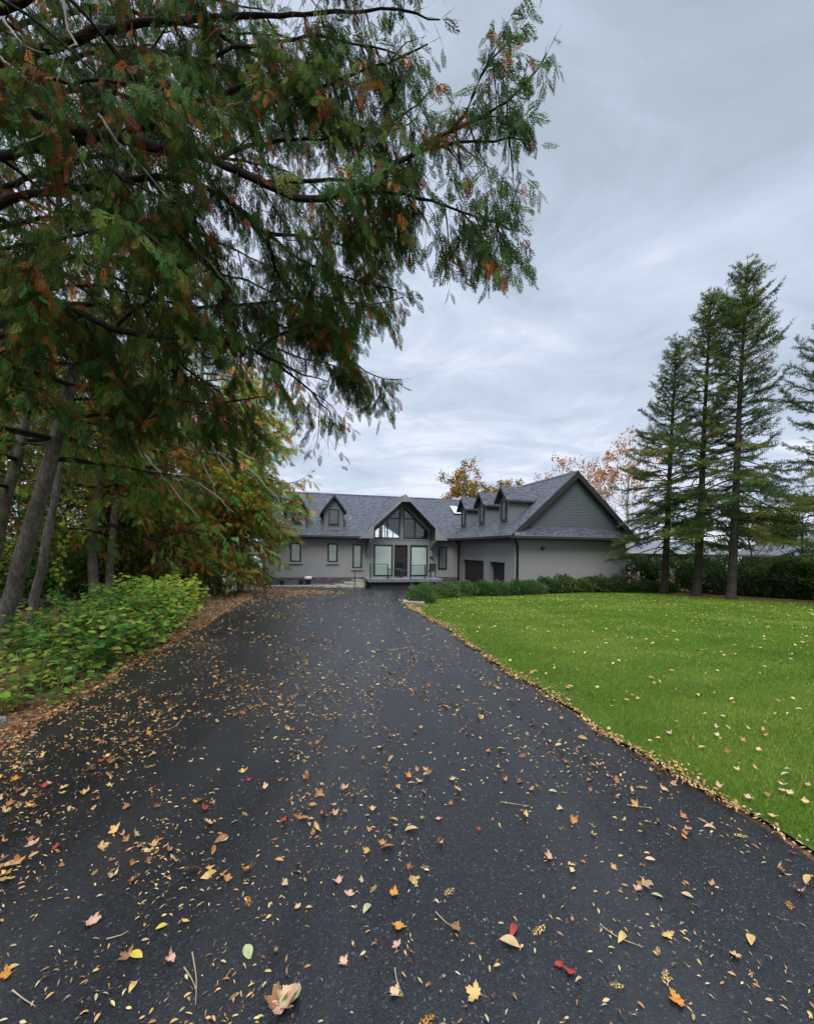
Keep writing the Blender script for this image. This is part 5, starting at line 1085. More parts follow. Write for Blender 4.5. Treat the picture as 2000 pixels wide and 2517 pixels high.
lv = [((-4.05, 4.5), .55, .50, 42, .060, GRN, 'low green shrub at the left edge of the photo, nearest the camera'),
      ((-4.75, 4.9), .60, .70, 42, .065, GRN * .85, 'dark green leafy shrub behind the nearest one at the left edge'),
      ((-4.55, 5.7), .55, .80, 46, .085, GRN, 'leafy shrub with large blue-green leaves below the leaning trunk'),
      ((-5.35, 6.4), .65, 1.02, 50, .095, GRN * .9, 'tall dark green shrub beside the thin crooked trunk'),
      ((-4.75, 6.8), .55, .82, 50, .090, np.concatenate([GRN, YGR[:2]]), 'bright green shrub with yellowing lower leaves at the drive edge'),
      ((-5.6, 7.7), .62, 1.08, 52, .095, GRN, 'tall green shrub in the middle of the leafy row'),
      ((-4.95, 8.0), .50, .80, 48, .090, np.concatenate([GRN[1:4], YGR]), 'yellow-green shrub leaning towards the drive in mid row'),
      ((-5.9, 9.1), .62, 1.12, 52, .095, np.concatenate([GRN[1:4], YGR[:2]]), 'yellow-green shrub below the paler leaning trunk'),
      ((-5.3, 9.4), .50, .85, 46, .09, YGR, 'light yellow-green shrub, right of the mid row'),
      ((-6.2, 10.7), .62, 1.15, 50, .10, YGR, 'lime green leafy shrub towards the far end of the row'),
      ((-6.15, 11.5), .50, .95, 46, .10, YGR, 'lime green leafy shrub at the far end of the row'),
      ((-7.5, 13.4), .5, .70, 34, .09, np.concatenate([YGR[:2], GRN]), 'small low green shrub beyond the end of the leafy row'),
      ((-8.0, 15.2), .6, .60, 34, .08, GRN * .8, 'low green plants at the foot of the bushy cedar'),
      ((-8.2, 17.2), .6, .55, 34, .08, GRN * .8, 'low dark plants under the bushy cedar by the drive')]
for i, (b, rd, h, ns, ls, pal, lb) in enumerate(lv): leafy(lb, (b[0] + (.34 if b[1] < 8.5 else .05), b[1]), rd * 1.05, h, int(ns * .9), ls * 1.25, pal * 1.3, 200 + i)
# undergrowth farther into the wood
ul = ['dark undergrowth bush behind the thin crooked trunk', 'dark undergrowth bush left of the two middle trunks', 'dark undergrowth bush right of the two middle trunks', 'yellowing undergrowth bush behind the double trunk', 'dark undergrowth bush behind the bushy cedar at the end of the wood', 'undergrowth bush in front of the neighbouring house', 'yellow-orange undergrowth bush below the neighbouring eaves']
UW = np.concatenate([DKG * 2.0, WARM[1:3] * 1.1, YEW * 1.2])
for i, ((x, y, r, h), lb) in enumerate(zip([(-10.5, 11.5, 1.2, 1.5), (-11.6, 14.2, 1.5, 2.2), (-10.6, 16.2, 1.5, 2.4), (-10.8, 19.0, 1.6, 2.8), (-9.6, 19.6, 1.4, 3.2), (-14.5, 17.5, 1.6, 2.0), (-15.0, 21.0, 1.8, 2.2)], ul)):
    shrub('undergrowth_bush', lb, (x, y), r, r, h, 6500, .13, UW if i not in (3, 6) else np.concatenate([WARM, DKG]), 240 + i, lump=.25)
# climbing vine and fallen log
def vine():
    rg = np.random.default_rng(9); b = (-7.9, 9.0); e = empty('climbing_vine', (b[0], b[1], g1(*b))); prop(e, 'green vine hanging in front of the shaded trunks left of the leafy shrubs', 'vine')
    O = np.array((b[0], b[1], g1(*b))); P0 = resample([S17(120, 1265, 8.7), S17(122, 1180, 8.7), S17(140, 1125, 8.7), S17(136, 1090, 8.7), S17(118, 1040, 8.7), S17(112, 980, 8.7)], .05) - O
    tubes('stem', [P0], [(.012, .006)], BARK_DK, e, 5); n = 150; k = rg.integers(0, len(P0), n); P = P0[k] + rg.normal(size=(n, 3)) * .05
    D = rg.normal(size=(n, 3)) + np.array([.3, -.3, -.5]); V, Fa, C = inst(OV, P, frames(D, rg.normal(size=(n, 3)) + np.array([0, -1, .5]), .085 * rg.uniform(.7, 1.3, n)), np.concatenate([GRN, YGR])[rg.integers(0, 11, n)], .1, rg); raw_mesh('leaves', V, Fa, LEAF, e, C)
vine()
def log_(label, p0, p1, r, m):
    e = empty('fallen_log', tuple(p0)); prop(e, label, 'log'); rg = np.random.default_rng(3); P = resample([np.zeros(3), (np.array(p1) - np.array(p0)) * .5 + np.array([0, 0, .03]), np.array(p1) - np.array(p0)], .3)
    tubes('log', [P], [(r, r * .75)], m, e, 12, .06, rg)
log_('pale fallen log lying behind the two middle trunks', (-13.2, 14.0, g1(-13.2, 14) + .25), (-9.4, 14.6, g1(-9.4, 14.6) + .42), .17, BARK)
log_('thin dark fallen log lying left behind the leaning trunk', (-9.9, 9.3, .16), (-7.5, 9.6, .30), .06, BARK_DK)

# ---------------------------------------------------------------- autumn trees
def decid(label, base, H_, spread, pal, nleaf, lsz, seed, bark=BARK, z0=.3, r0=.16, name='autumn_tree'):
    rg = np.random.default_rng(seed); e = empty(name, (base[0], base[1], g1(*base))); prop(e, label, 'tree'); segs, rads, tips = [], [], []
    tr_ = wander((0, 0, -.2), (0, 0, 1), H_ * .85, rg, .5, wig=.04); tubes('trunk', [tr_], [(r0, r0 * .25)], bark, e, 10, .05, rg)
    def grow(p, d, L_, r, lv_):
        Q = wander(p, d, L_, rg, .3, sag=-.1, lift=.1, wig=.12); segs.append(Q); rads.append((r, r * .45))
        if lv_ >= 2: tips.extend(Q[len(Q) // 3:])
        if lv_ < 3:
            for _ in range(3 if lv_ < 2 else 4):
                k = rg.integers(len(Q) // 2, len(Q)); dd = nrmz(Q[k] - Q[k - 1]) + rg.normal(size=3) * .65; grow(Q[k], dd, L_ * rg.uniform(.45, .7), r * .5, lv_ + 1)
    n = 11
    for i in range(n):
        z = H_ * (z0 + (.84 - z0) * i / n); k = int(np.argmin(abs(tr_[:, 2] - z))); a = i * 2.4 + rg.uniform(-.4, .4); grow(tr_[k], (math.cos(a), math.sin(a), rg.uniform(.5, 1.2)), spread * (1.05 - .55 * i / n), r0 * .32, 0 if i < 8 else 1)
    lm = tubes('limb', segs, rads, bark, e, 4, 0, rg); prop(lm, kind='stuff')
    T_ = np.array(tips); k = rg.integers(0, len(T_), nleaf); P = T_[k] + rg.normal(size=(nleaf, 3)) * .16; zone = np.sin(P[:, 0] * 1.1 + seed) + np.sin(P[:, 2] * .9 + P[:, 1]) + rg.normal(size=nleaf) * .5
    ci = np.clip(((zone + 2.2) / 4.4 * len(pal)).astype(int), 0, len(pal) - 1); V, Fa, C = inst(LF, P, frames(rg.normal(size=(nleaf, 3)) + np.array([0, 0, -.5]), rg.normal(size=(nleaf, 3)), lsz * rg.uniform(.6, 1.3, nleaf)), pal[ci] * rg.uniform(.75, 1.25, (nleaf, 1)), .05, rg)
    raw_mesh('crown', V, Fa, LEAF, e, C)
AUT = np.array([(0.30, 0.20, 0.03), (0.14, 0.18, 0.03), (0.36, 0.20, 0.03), (0.38, 0.15, 0.025), (0.24, 0.10, 0.025), (0.20, 0.21, 0.035)])
ORG = np.array([(0.42, 0.19, 0.07), (0.50, 0.24, 0.08), (0.40, 0.16, 0.06), (0.45, 0.26, 0.12)])
decid('golden and rusty autumn tree behind the house, left of the garage dormers', (7.4, 44.5), 11.3, 3.0, AUT, 8500, .24, 301, z0=.25)
decid('smaller green-gold autumn tree behind the house just right of the golden one', (10.2, 46), 10.4, 2.6, AUT[[1, 0, 5, 2]], 4000, .24, 302, z0=.3)
decid('nearly bare orange autumn tree rising behind the garage gable, left of its peak', (16.5, 42), 11.3, 3.4, ORG, 1500, .24, 303, bark=BARK_GREY)
decid('sparse orange autumn tree right of the garage gable', (21.3, 41), 11.9, 4.2, ORG, 2600, .26, 304, bark=BARK_GREY)
YL = np.array([(0.32, 0.26, 0.035), (0.20, 0.22, 0.03), (0.42, 0.26, 0.03), (0.46, 0.17, 0.025), (0.12, 0.16, 0.03)])
decid('yellow and orange maple seen through the cedars at the far left', (-13.5, 11.0), 9.5, 3.0, YL, 8000, .15, 305)
decid('yellow-green maple seen through the cedars above the neighbouring roof', (-17.0, 19.0), 11, 3.6, YL[[1, 0, 4, 2]], 8000, .19, 306)
decid('yellow maple behind the cedar row between the trunks', (-12.5, 21.8), 9.5, 3.2, YL[[1, 0, 4, 1]], 8000, .19, 307)
decid('orange maple high behind the leaning trunk', (-10.0, 9.6), 9.0, 2.4, YL[[3, 2, 0, 1]], 5000, .12, 308, r0=.10)
decid('yellow, orange and green leafed tree growing in front of the bushy cedar beside the house', (-7.6, 16.9), 5.6, 1.9, 1.45 * np.array([(.16, .26, .04), (.38, .32, .05), (.22, .30, .05), (.50, .22, .04), (.44, .34, .06), (.12, .20, .035)]), 9000, .13, 311, r0=.07, z0=.2)
decid('yellow-green undergrowth tree filling the space right of the two middle trunks', (-10.1, 14.8), 4.6, 2.0, 1.45 * np.array([(.20, .26, .04), (.34, .30, .05), (.14, .20, .035), (.26, .28, .05)]), 9000, .13, 312, r0=.06, z0=.08)
decid('olive and golden undergrowth tree behind the double trunk', (-9.9, 17.8), 5.0, 2.2, 1.45 * np.array([(.16, .22, .035), (.36, .28, .05), (.22, .24, .04), (.42, .22, .05)]), 9000, .14, 313, r0=.06, z0=.08)
decid('olive undergrowth tree behind the two middle trunks', (-11.4, 12.6), 4.2, 1.9, 1.45 * np.array([(.12, .17, .03), (.24, .24, .04), (.10, .14, .03)]), 8000, .12, 314, r0=.06, z0=.08)
decid('yellow-green young tree standing in the hedge behind the tallest spruce', (18.6, 22.8), 4.2, 1.5, YL[[1, 4, 0]], 3500, .13, 309, r0=.07)
decid('young tree with olive leaves right of the tallest spruce', (18.3, 19.8), 4.6, 1.6, YL[[4, 1, 4]] * .8, 4500, .12, 310, r0=.07)

# ---------------------------------------------------------------- grass, leaf litter, single fallen leaves
def lawn_blades():
    rg = np.random.default_rng(77); Vs, Fs, Cs = [], [], []; base = 0
    for (y0, y1, dens, h, w_) in ((-2.0, .4, 1500, .036, .008), (.4, 1.9, 3500, .036, .005), (1.9, 3.2, 9500, .027, .0030), (3.2, 5.0, 7000, .027, .0038), (5.0, 8.0, 3600, .028, .0056), (8.0, 12.5, 1500, .030, .010), (12.5, 20.6, 700, .030, .016)):
        xmax = max(y1, 0) * 1.0 + 5.0; x = None; area = (y1 - y0) * xmax; n = int(dens * area); x = rg.uniform(0, xmax, n); y = rg.uniform(y0, y1, n)
        e = edge(RE, y) + .05 + .03 * rg.random(n); yt = np.interp(x, LAWN_TOP[:, 0], LAWN_TOP[:, 1]); vis = (x > e) & (x < np.maximum(y, 0) * 1.0 + np.where(rg.random(n) < .35, 5.0, .6 + 2.0 * rg.random(n))) & (y < yt); x, y = x[vis], y[vis]; n = len(x)
        worn = (np.abs(x - e[vis]) < .28 * (.5 + .5 * np.sin(y * 1.7)) ) & (rg.random(n) < .6); x, y = x[~worn], y[~worn]; n = len(x)
        z = gz(x, y) + .028; a = rg.uniform(0, 6.28, n); hh = h * rg.uniform(.6, 1.5, n); ln = rg.normal(size=(n, 2)) * .45 * hh[:, None] + np.array([.15, .1]) * hh[:, None]
        b0 = np.stack([x - np.cos(a) * w_ / 2, y - np.sin(a) * w_ / 2, z], 1); b1 = np.stack([x + np.cos(a) * w_ / 2, y + np.sin(a) * w_ / 2, z], 1); t_ = np.stack([x + ln[:, 0], y + ln[:, 1], z + hh], 1)
        Vs.append(np.stack([b0, b1, t_], 1).reshape(-1, 3)); Fs.append(np.arange(n * 3).reshape(n, 3) + base); base += n * 3
        pt = np.sin(x * 1.1 + 2 * np.sin(y * .7)) * np.sin(y * .9 + x * .3); pal = np.array([(.045, .120, .008), (.085, .180, .010), (.145, .235, .016), (.240, .285, .040)])
        stripe = np.sin((x * .34 + y * .94) * 5.2); pt2 = np.sin(x * 3.7 + np.sin(y * 2.9) * 2) * np.sin(y * 3.1 + x); c = pal[np.clip((rg.random(n) * 3.0 + pt * .7 + pt2 * .5 + stripe * .22).astype(int), 0, 3)] * rg.uniform(.8, 1.2, (n, 1)); c = c * 1.22 * np.array([1.14, 1.0, 1.55]); c = np.repeat(c, 3, 0); Cs.append(c)
    o = raw_mesh('grass', np.concatenate(Vs), np.concatenate(Fs), GRASS, None, np.concatenate(Cs)); prop(o, 'short green mown grass blades covering the lawn', 'grass', kind='stuff')
lawn_blades()
LIT = np.array([1.08, 1.14, .98]) * np.array([(0.42, 0.24, 0.10), (0.50, 0.30, 0.13), (0.38, 0.18, 0.07), (0.46, 0.33, 0.20), (0.24, 0.11, 0.06), (0.54, 0.36, 0.15), (0.33, 0.14, 0.08), (0.50, 0.38, 0.25), (0.44, 0.25, 0.14)])
def lens(n=6, w_=.22, curl=.1):
    V = [(0, 0, 0)]; L_ = []
    for k in range(1, n): t_ = k / n; ww = w_ * math.sin(math.pi * t_) ** .8; V += [(-ww, t_, curl * ww * 2 + .25 * curl * math.sin(t_ * 3)), (0, t_, .25 * curl * math.sin(t_ * 3)), (ww, t_, curl * ww * 2)]
    V.append((0, 1, 0)); T_ = [(0, 2, 1), (0, 3, 2)]
    for k in range(n - 2): a = 1 + k * 3; b = a + 3; T_ += [(a, a + 1, b + 1), (a, b + 1, b), (a + 1, a + 2, b + 2), (a + 1, b + 2, b + 1)]
    a = 1 + (n - 2) * 3; e = len(V) - 1; T_ += [(a, a + 1, e), (a + 1, a + 2, e)]; return np.array(V), np.array(T_)
def maple(seed, curl=.35):
    rr = random.Random(seed); out = []; lobes = [(-128, .50), (-64, .82), (0, 1.0), (64, .82), (128, .50)]; pts = [(0, -.05)]
    def P(a, r_): return (math.sin(math.radians(a)) * r_, .28 + math.cos(math.radians(a)) * r_ * .72)
    for i, (a, r_) in enumerate(lobes):
        r_ *= rr.uniform(.88, 1.1)
        if i: pts.append(P((a + lobes[i - 1][0]) / 2, .44 + rr.uniform(-.04, .05)))
        pts += [P(a - 24, r_ * .64), P(a - 19, r_ * .80), P(a - 9, r_ * .80), P(a + rr.uniform(-4, 4), r_), P(a + 9, r_ * .80), P(a + 19, r_ * .80), P(a + 24, r_ * .64)]
    pts = [pts[0]] + pts[1:]
    V = [(0, .28, 0)]; n = len(pts); k1, k2, k3 = rr.uniform(-1, 1), rr.uniform(-1, 1), rr.uniform(0, 6.28)
    def zz(x, y): return curl * (.55 * x * x * (1 + k1 * .6) + .35 * (y - .3) ** 2 * (1 + k2) + .10 * math.sin(5 * x + k3) * math.cos(4 * y))
    for x, y in pts: V.append((x * .5, y * .5, 0))
    V = V + [(x, y, 0) for x, y in pts]
    V[0] = (0, .28, 0); V = [((x - 0) * 1.0, y, 0) for x, y, z in V]
    for i in range(1, n + 1): x, y = pts[i - 1]; V[i] = (x * .55, .28 + (y - .28) * .55, 0)
    V = [(x, y, zz(x, y) + .02) for x, y, z in V]; T_ = []
    for i in range(n): j = (i + 1) % n; T_ += [(0, 1 + i, 1 + j)]; T_ += [(1 + i, 1 + n + i, 1 + n + j), (1 + i, 1 + n + j, 1 + j)]
    b = len(V); V += [(-.012, -.05, .02), (.012, -.05, .02), (.02 + k1 * .1, -.55, .06 + abs(k2) * .08)]; T_.append((b, b + 1, b + 2))
    V = np.array(V); V[:, 2] -= V[:, 2].min(); return V * .5, np.array(T_)
LENS = [lens(4, .20, .3), lens(4, .13, .6), lens(4, .26, .3)]
TINY = [lens(3, .13, .4), lens(3, .09, .5), lens(3, .19, .3)]
MAP = [maple(s, c) for s, c in ((1, .5), (2, .8), (3, 1.2), (4, 1.8), (5, .9), (6, 2.4))]
def flat_frames(n, rg, sz, tilt=.25):
    a = rg.uniform(0, 6.283, n); D = np.stack([np.cos(a), np.sin(a), rg.normal(size=n) * tilt * .5], 1); Nn = np.stack([rg.normal(size=n) * tilt, rg.normal(size=n) * tilt, np.ones(n)], 1); return frames(D, Nn, sz)
def bands(rg, spec):
    X, Y_ = [], []
    for x, y in spec: X.append(x); Y_.append(y)
    return np.concatenate(X), np.concatenate(Y_)
def litter():
    rg = np.random.default_rng(88)
    # tiny leaflets over the asphalt; thicker towards the left, in drifts
    def on_drive(n, y0, y1, pw=1.0):
        y = y0 + (y1 - y0) * rg.random(n) ** pw; lo, hi = edge(LE, y), edge(RE, y); u = rg.random(n) ** 1.85; x = lo + (hi - lo) * u
        cl = np.sin(x * 2.6 + np.sin(y * 1.3) * 2) * np.sin(y * 2.1 + x) + .6 * np.sin(x * 6 + y * 4); cl2 = np.sin(x * 5.3 + 2.2 * np.sin(y * 3.7)) * np.sin(y * 6.1 + 1.9 * np.sin(x * 4.4)); k = rg.random(n) < np.clip(.42 + .30 * cl + .40 * cl2, .05, 1); return x[k], y[k]
    def mk(name, x, y, sz, tm, label, pal, tilt=.3, dz=.026, mt=DRY):
        n = len(x); P = np.stack([x, y, gz(x, y) + dz + rg.uniform(0, .004, n)], 1); C = pal[rg.integers(0, len(pal), n)] * rg.uniform(.7, 1.15, (n, 1)); V, Fa, C = inst(tm, P, flat_frames(n, rg, sz, tilt), C, .05, rg)
        o = raw_mesh(name, V, Fa, mt, None, C); prop(o, label, 'leaf litter', kind='stuff')
    x1, y1 = on_drive(24000, 1.2, 7, 1.45); x0, y0_ = on_drive(3500, -2.5, 1.2); x1 = np.concatenate([x1, x0]); y1 = np.concatenate([y1, y0_]); x2, y2 = on_drive(4500, 7, 25, 1.2); x = np.concatenate([x1, x2]); y = np.concatenate([y1, y2])
    mk('small_leaf_litter', x, y, np.where(y < 3, .019, np.where(y < 7, .025, .040)) * rg.uniform(.35, 1.6, len(x)), TINY, 'countless tiny yellow-brown leaflets scattered over the asphalt', LIT)
    # drifts along both edges
    n = 5200; y = rg.uniform(-1.5, 13.4, n) ; off = np.abs(rg.normal(size=n)) * .05 - .035; wide = .5 * np.exp(-((y - 4.9) / .5) ** 2) + .6 * np.exp(-((y - 8.6) / .8) ** 2) + .7 * np.exp(-((y - 12.3) / 1.1) ** 2) + .25 * np.exp(-((y - 3.1) / .3) ** 2)
    off = off + np.abs(rg.normal(size=n)) * .35 * wide * (rg.random(n) < .7); keep_ = rg.random(n) < np.clip(.60 + .6 * np.sin(y * 2.3 + np.sin(y * 5.1) * 1.5), .32, 1); off, y = off[keep_], y[keep_]; n = len(y); x = edge(RE, y) + .02 + off
    mk('edge_leaf_litter', x, y, rg.uniform(.03, .07, n) * (0.55 + .03 * y), LENS + [maple(9, .8)], 'drift of tan and orange leaves along the lawn edge of the driveway', LIT, .7, .045)
    n = 8500; y = rg.uniform(-1.5, 20, n); off = rg.normal(size=n) * .05 + np.where(rg.random(n) < .6, -np.abs(rg.normal(size=n)) * .17, 0); x = edge(LE, y) + off
    mk('edge_leaf_litter', x, y, rg.uniform(.025, .065, n) * (0.7 + .03 * y), LENS + [maple(8, 1.0)], 'drift of brown and russet leaves along the shrub edge of the driveway', LIT * np.array([.85, .75, .8]), .7, .03)
    n = 9000; x = rg.uniform(-14, -5, n); y = rg.uniform(5, 20, n); k = x < edge(LE, y) - .2; x, y = x[k], y[k]
    mk('forest_leaf_litter', x, y, rg.uniform(.05, .10, len(x)), LENS + [MAP[2]], 'brown fallen leaves covering the ground under the cedars', LIT * .7, .6, .01)
    n = 5200; x = -6.2 + rg.normal(size=n) * 1.3; y = 20.6 + rg.normal(size=n) * 1.7; k = (x > edge(LE, y)) & (y < 25) & (x < 1); x, y = x[k], y[k]
    mk('orange_leaf_litter', x, y, rg.uniform(.04, .08, len(x)), LENS, 'orange patch of fallen leaves on the driveway beside the bushy cedar', LIT * np.array([1, .85, .8]), .3, .03)
    # lawn leaves
    n = 2600; y = rg.uniform(3, 19, n); x = rg.uniform(.2, 14, n); k = (x > edge(RE, y) + .2) & (y < np.interp(x, LAWN_TOP[:, 0], LAWN_TOP[:, 1]) - .3); x, y = x[k], y[k]
    mk('lawn_leaf_litter', x, y, rg.uniform(.03, .08, len(x)), LENS + [MAP[1], MAP[3]], 'small pale dry leaves scattered over the grass', LIT * np.array([1.1, 1.05, 1.2]), .5, .065)
    n = 2900; x, y = on_drive(n, 2.0, 18, 1.6); mk('medium_leaf_litter', x, y, rg.uniform(.045, .095, len(x)), [MAP[2], MAP[3], MAP[5], MAP[4], LENS[0]], 'crumpled tan and brown leaves scattered over the asphalt', LIT * np.array([1.0, .92, .9]), .5, .03)
litter()
# single leaves: a few meshes of each kind, copied as objects
def leaf_mesh(nm, VF, col, par=None):
    V, Fa = VF; C = np.tile(np.array(col), (len(V), 1)) * (1 + .18 * np.sin(V[:, :1] * 9 + V[:, 1:2] * 7)); o = raw_mesh(nm, V, Fa, DRY, None, np.clip(C, 0, 1), smooth=False); return o
LC = {'tan': (.48, .32, .17), 'pinkish tan': (.48, .27, .19), 'orange': (.50, .20, .04), 'red': (.30, .045, .035), 'yellow': (.50, .37, .06), 'brown': (.24, .11, .05), 'pale green': (.36, .36, .18), 'golden': (.52, .34, .12)}
lib = {}
def leafobj(kind, colr, var):
    key = (kind, colr, var)
    if key not in lib:
        VF = {'maple_leaf': MAP, 'oval_leaf': [lens(6, .22, .35), lens(6, .17, .6), lens(6, .27, .2)], 'cedar_sprig': [(lambda q: (q[0] * np.array([1, 1, .3]) + np.array([0, 0, .03]), q[1]))(frond(random.Random(40 + i), 8, 2, .03, .045)) for i in range(3)]}[kind]
        lib[key] = leaf_mesh(kind, VF[var % len(VF)], LC[colr]); return lib[key]
    c = lib[key].copy(); COL.objects.link(c); return c
def gnd(px, py):
    d = sight(px, py, 1.0) - Vector((0, 0, 1.6)); t_ = 1.0
    while t_ < 40 and 1.6 + t_ * d.z > g1(d.x * t_, t_): t_ += .01
    return d.x * t_, t_
lr = random.Random(99)
def put(kind, colr, var, x, y, size, label, group=None, dz=.03, rot=None, tilt=.15):
    o = leafobj(kind, colr, var); o.location = (x, y, g1(x, y) + dz); o.scale = (size,) * 3; o.rotation_euler = (lr.uniform(-tilt, tilt), lr.uniform(-tilt, tilt), lr.uniform(0, 6.28) if rot is None else rot)
    for k_ in ('label', 'category', 'group'):
        if k_ in o: del o[k_]
    return prop(o, label, 'leaf', group)
named = [('maple_leaf', 'golden', 0, 1180, 2470, .115, 'large pale yellow maple leaf at the bottom of the photo, right of centre'), ('maple_leaf', 'orange', 1, 1678, 2485, .10, 'orange maple leaf at the bottom edge, far right on the asphalt'),
 ('maple_leaf', 'red', 1, 1368, 2385, .065, 'small bright red maple leaf near the pair of yellow curled leaves'), ('maple_leaf', 'red', 2, 1400, 2402, .075, 'bright red maple leaf lying against a smaller red one'), ('oval_leaf', 'red', 1, 1254, 2325, .075, 'narrow dark red leaf beside a long tan leaf'),
 ('oval_leaf', 'tan', 0, 1226, 2330, .085, 'long tan leaf left of the narrow dark red one'), ('oval_leaf', 'golden', 1, 1518, 2340, .07, 'curled golden leaf on a thin twig, right foreground'), ('maple_leaf', 'golden', 2, 1632, 2310, .085, 'ragged golden leaf standing on edge in the right foreground'),
 ('oval_leaf', 'golden', 0, 1842, 2315, .07, 'narrow golden leaf alone at the far right of the asphalt'), ('maple_leaf', 'pinkish tan', 3, 1357, 2125, .085, 'curled pinkish maple leaf with a dark shadow right of centre'), ('maple_leaf', 'orange', 0, 983, 2285, .10, 'orange-tan maple leaf with a long stem in the centre foreground'),
 ('maple_leaf', 'pinkish tan', 0, 857, 2222, .075, 'small pink-tan maple leaf left of the orange stemmed one'), ('oval_leaf', 'pale green', 0, 892, 2262, .06, 'small pale green pointed leaf below the pink-tan maple leaf'), ('oval_leaf', 'pale green', 2, 603, 2340, .07, 'square-tipped pale green leaf in the left foreground'),
 ('maple_leaf', 'pinkish tan', 3, 690, 2485, .16, 'big crumpled pink-brown maple leaf at the bottom left of centre'), ('maple_leaf', 'tan', 5, 715, 2462, .15, 'crumpled tan leaf on top of the bottom heap'), ('oval_leaf', 'pale green', 2, 738, 2440, .11, 'pale yellow-green leaf leaning on the bottom heap of crumpled leaves'), ('maple_leaf', 'brown', 3, 672, 2505, .12, 'brown crumpled leaf under the bottom heap'),
 ('maple_leaf', 'brown', 4, 318, 2375, .085, 'dark red-brown leaf beside a bright yellow scrap at the lower left'), ('oval_leaf', 'yellow', 2, 350, 2372, .06, 'bright yellow scrap touching the dark red-brown leaf'), ('maple_leaf', 'pinkish tan', 1, 212, 2285, .115, 'dusty pink lobed leaf in the lower left'),
 ('maple_leaf', 'yellow', 0, 476, 1985, .06, 'bright yellow maple leaf alone left of centre'), ('maple_leaf', 'red', 0, 610, 1925, .065, 'crimson maple leaf left of centre beyond the yellow one'), ('maple_leaf', 'pinkish tan', 3, 522, 2035, .10, 'pink-tan curled leaf with a yellow one behind it, left of centre'),
 ('maple_leaf', 'red', 1, 252, 1882, .085, 'red maple leaf at the far left of the asphalt'), ('maple_leaf', 'pinkish tan', 0, 88, 2088, .105, 'pink-brown rounded maple leaf near the left edge'), ('maple_leaf', 'red', 3, 126, 2102, .075, 'small red leaf next to the pink-brown rounded one'), ('oval_leaf', 'yellow', 2, 381, 2302, .045, 'tiny bright yellow scrap alone in the left foreground'),
 ('oval_leaf', 'tan', 0, 1027, 2050, .08, 'straight tan leaf lying crosswise just below the centre pile'), ('maple_leaf', 'orange', 3, 1010, 1920, .09, 'orange curled leaf on the left of the small centre pile'), ('maple_leaf', 'tan', 2, 1035, 1928, .09, 'tan leaf in the small pile in the middle of the drive'), ('maple_leaf', 'brown', 3, 1058, 1912, .08, 'brown leaf on the right of the small centre pile'),
 ('maple_leaf', 'tan', 1, 1105, 1925, .08, 'star-shaped tan leaf right of the small centre pile'), ('oval_leaf', 'pale green', 2, 1255, 1727, .05, 'pale leaf right of the middle of the drive'), ('maple_leaf', 'red', 1, 1024, 1808, .07, 'deep red leaf in the middle of the drive'), ('maple_leaf', 'orange', 2, 1205, 1858, .08, 'orange leaf beside a yellow one right of the middle'), ('oval_leaf', 'yellow', 0, 1242, 1852, .07, 'yellow leaf beside the orange one right of the middle'),
 ('maple_leaf', 'pinkish tan', 0, 1930, 1968, .085, 'pale pink maple leaf on the grass at the right'), ('oval_leaf', 'pale green', 0, 1950, 1925, .095, 'long pale green leaf on the grass near the right edge'), ('maple_leaf', 'pinkish tan', 1, 1837, 1985, .085, 'pale pink folded leaf on the grass near the asphalt'), ('maple_leaf', 'brown', 2, 1885, 1980, .085, 'brown leaf on the grass between two pink ones'), ('maple_leaf', 'tan', 4, 1898, 2026, .075, 'small tan leaf on the grass beside the drive, lower right'),
 ('oval_leaf', 'golden', 2, 1735, 1855, .07, 'golden oval leaf alone on the grass in the middle right'), ('maple_leaf', 'pinkish tan', 3, 1770, 1958, .08, 'pink leaf where grass meets asphalt at the right'), ('maple_leaf', 'red', 2, 1948, 2110, .05, 'small red leaf on the asphalt corner at the right edge'), ('oval_leaf', 'tan', 1, 1728, 2045, .06, 'tan curled leaf on the asphalt near the lawn edge'),
 ('oval_leaf', 'pale green', 2, 1630, 2223, .05, 'pale green leaf on the asphalt at the right'), ('oval_leaf', 'tan', 2, 1672, 2210, .05, 'cream leaf just right of the pale green one'), ('maple_leaf', 'red', 4, 1174, 1920 + 135, .045, 'tiny red leaf right of the straight tan one')]
for kd, cl, vr, px_, py_, sz_, lb in named:
    x, y = gnd(px_, py_); onl = x > edge(RE, y) + .05; put(kd, cl, vr, x, y, sz_, lb, dz=.055 if onl else .026, tilt=.12)
pk_ = [('tan', 46), ('pinkish tan', 34), ('orange', 26), ('brown', 26), ('golden', 36), ('red', 10)]
for cl, n_ in pk_:
    for i in range(n_):
        y = 1.5 + 8 * lr.random() ** 1.35; lo, hi = float(edge(LE, y)), float(edge(RE, y)); x = lo + .1 + (hi - lo - .2) * lr.random() ** 1.5
        put('maple_leaf', cl, lr.randrange(6), x, y, lr.uniform(.05, .095), 'curled %s maple leaf among the scattered leaves on the asphalt' % cl, 'curled %s maple leaves scattered on the driveway' % cl, .026, tilt=.3)
for cl, n_ in (('golden', 20), ('tan', 16)):
    for i in range(n_):
        y = 1.3 + 6 * lr.random() ** 1.2; lo, hi = float(edge(LE, y)), float(edge(RE, y)); x = lo + .1 + (hi - lo - .2) * lr.random() ** 1.4
        put('oval_leaf', cl, lr.randrange(3), x, y, lr.uniform(.03, .055), 'narrow %s leaf lying on the asphalt' % cl, 'narrow %s leaves lying on the driveway' % cl, .026, tilt=.1)
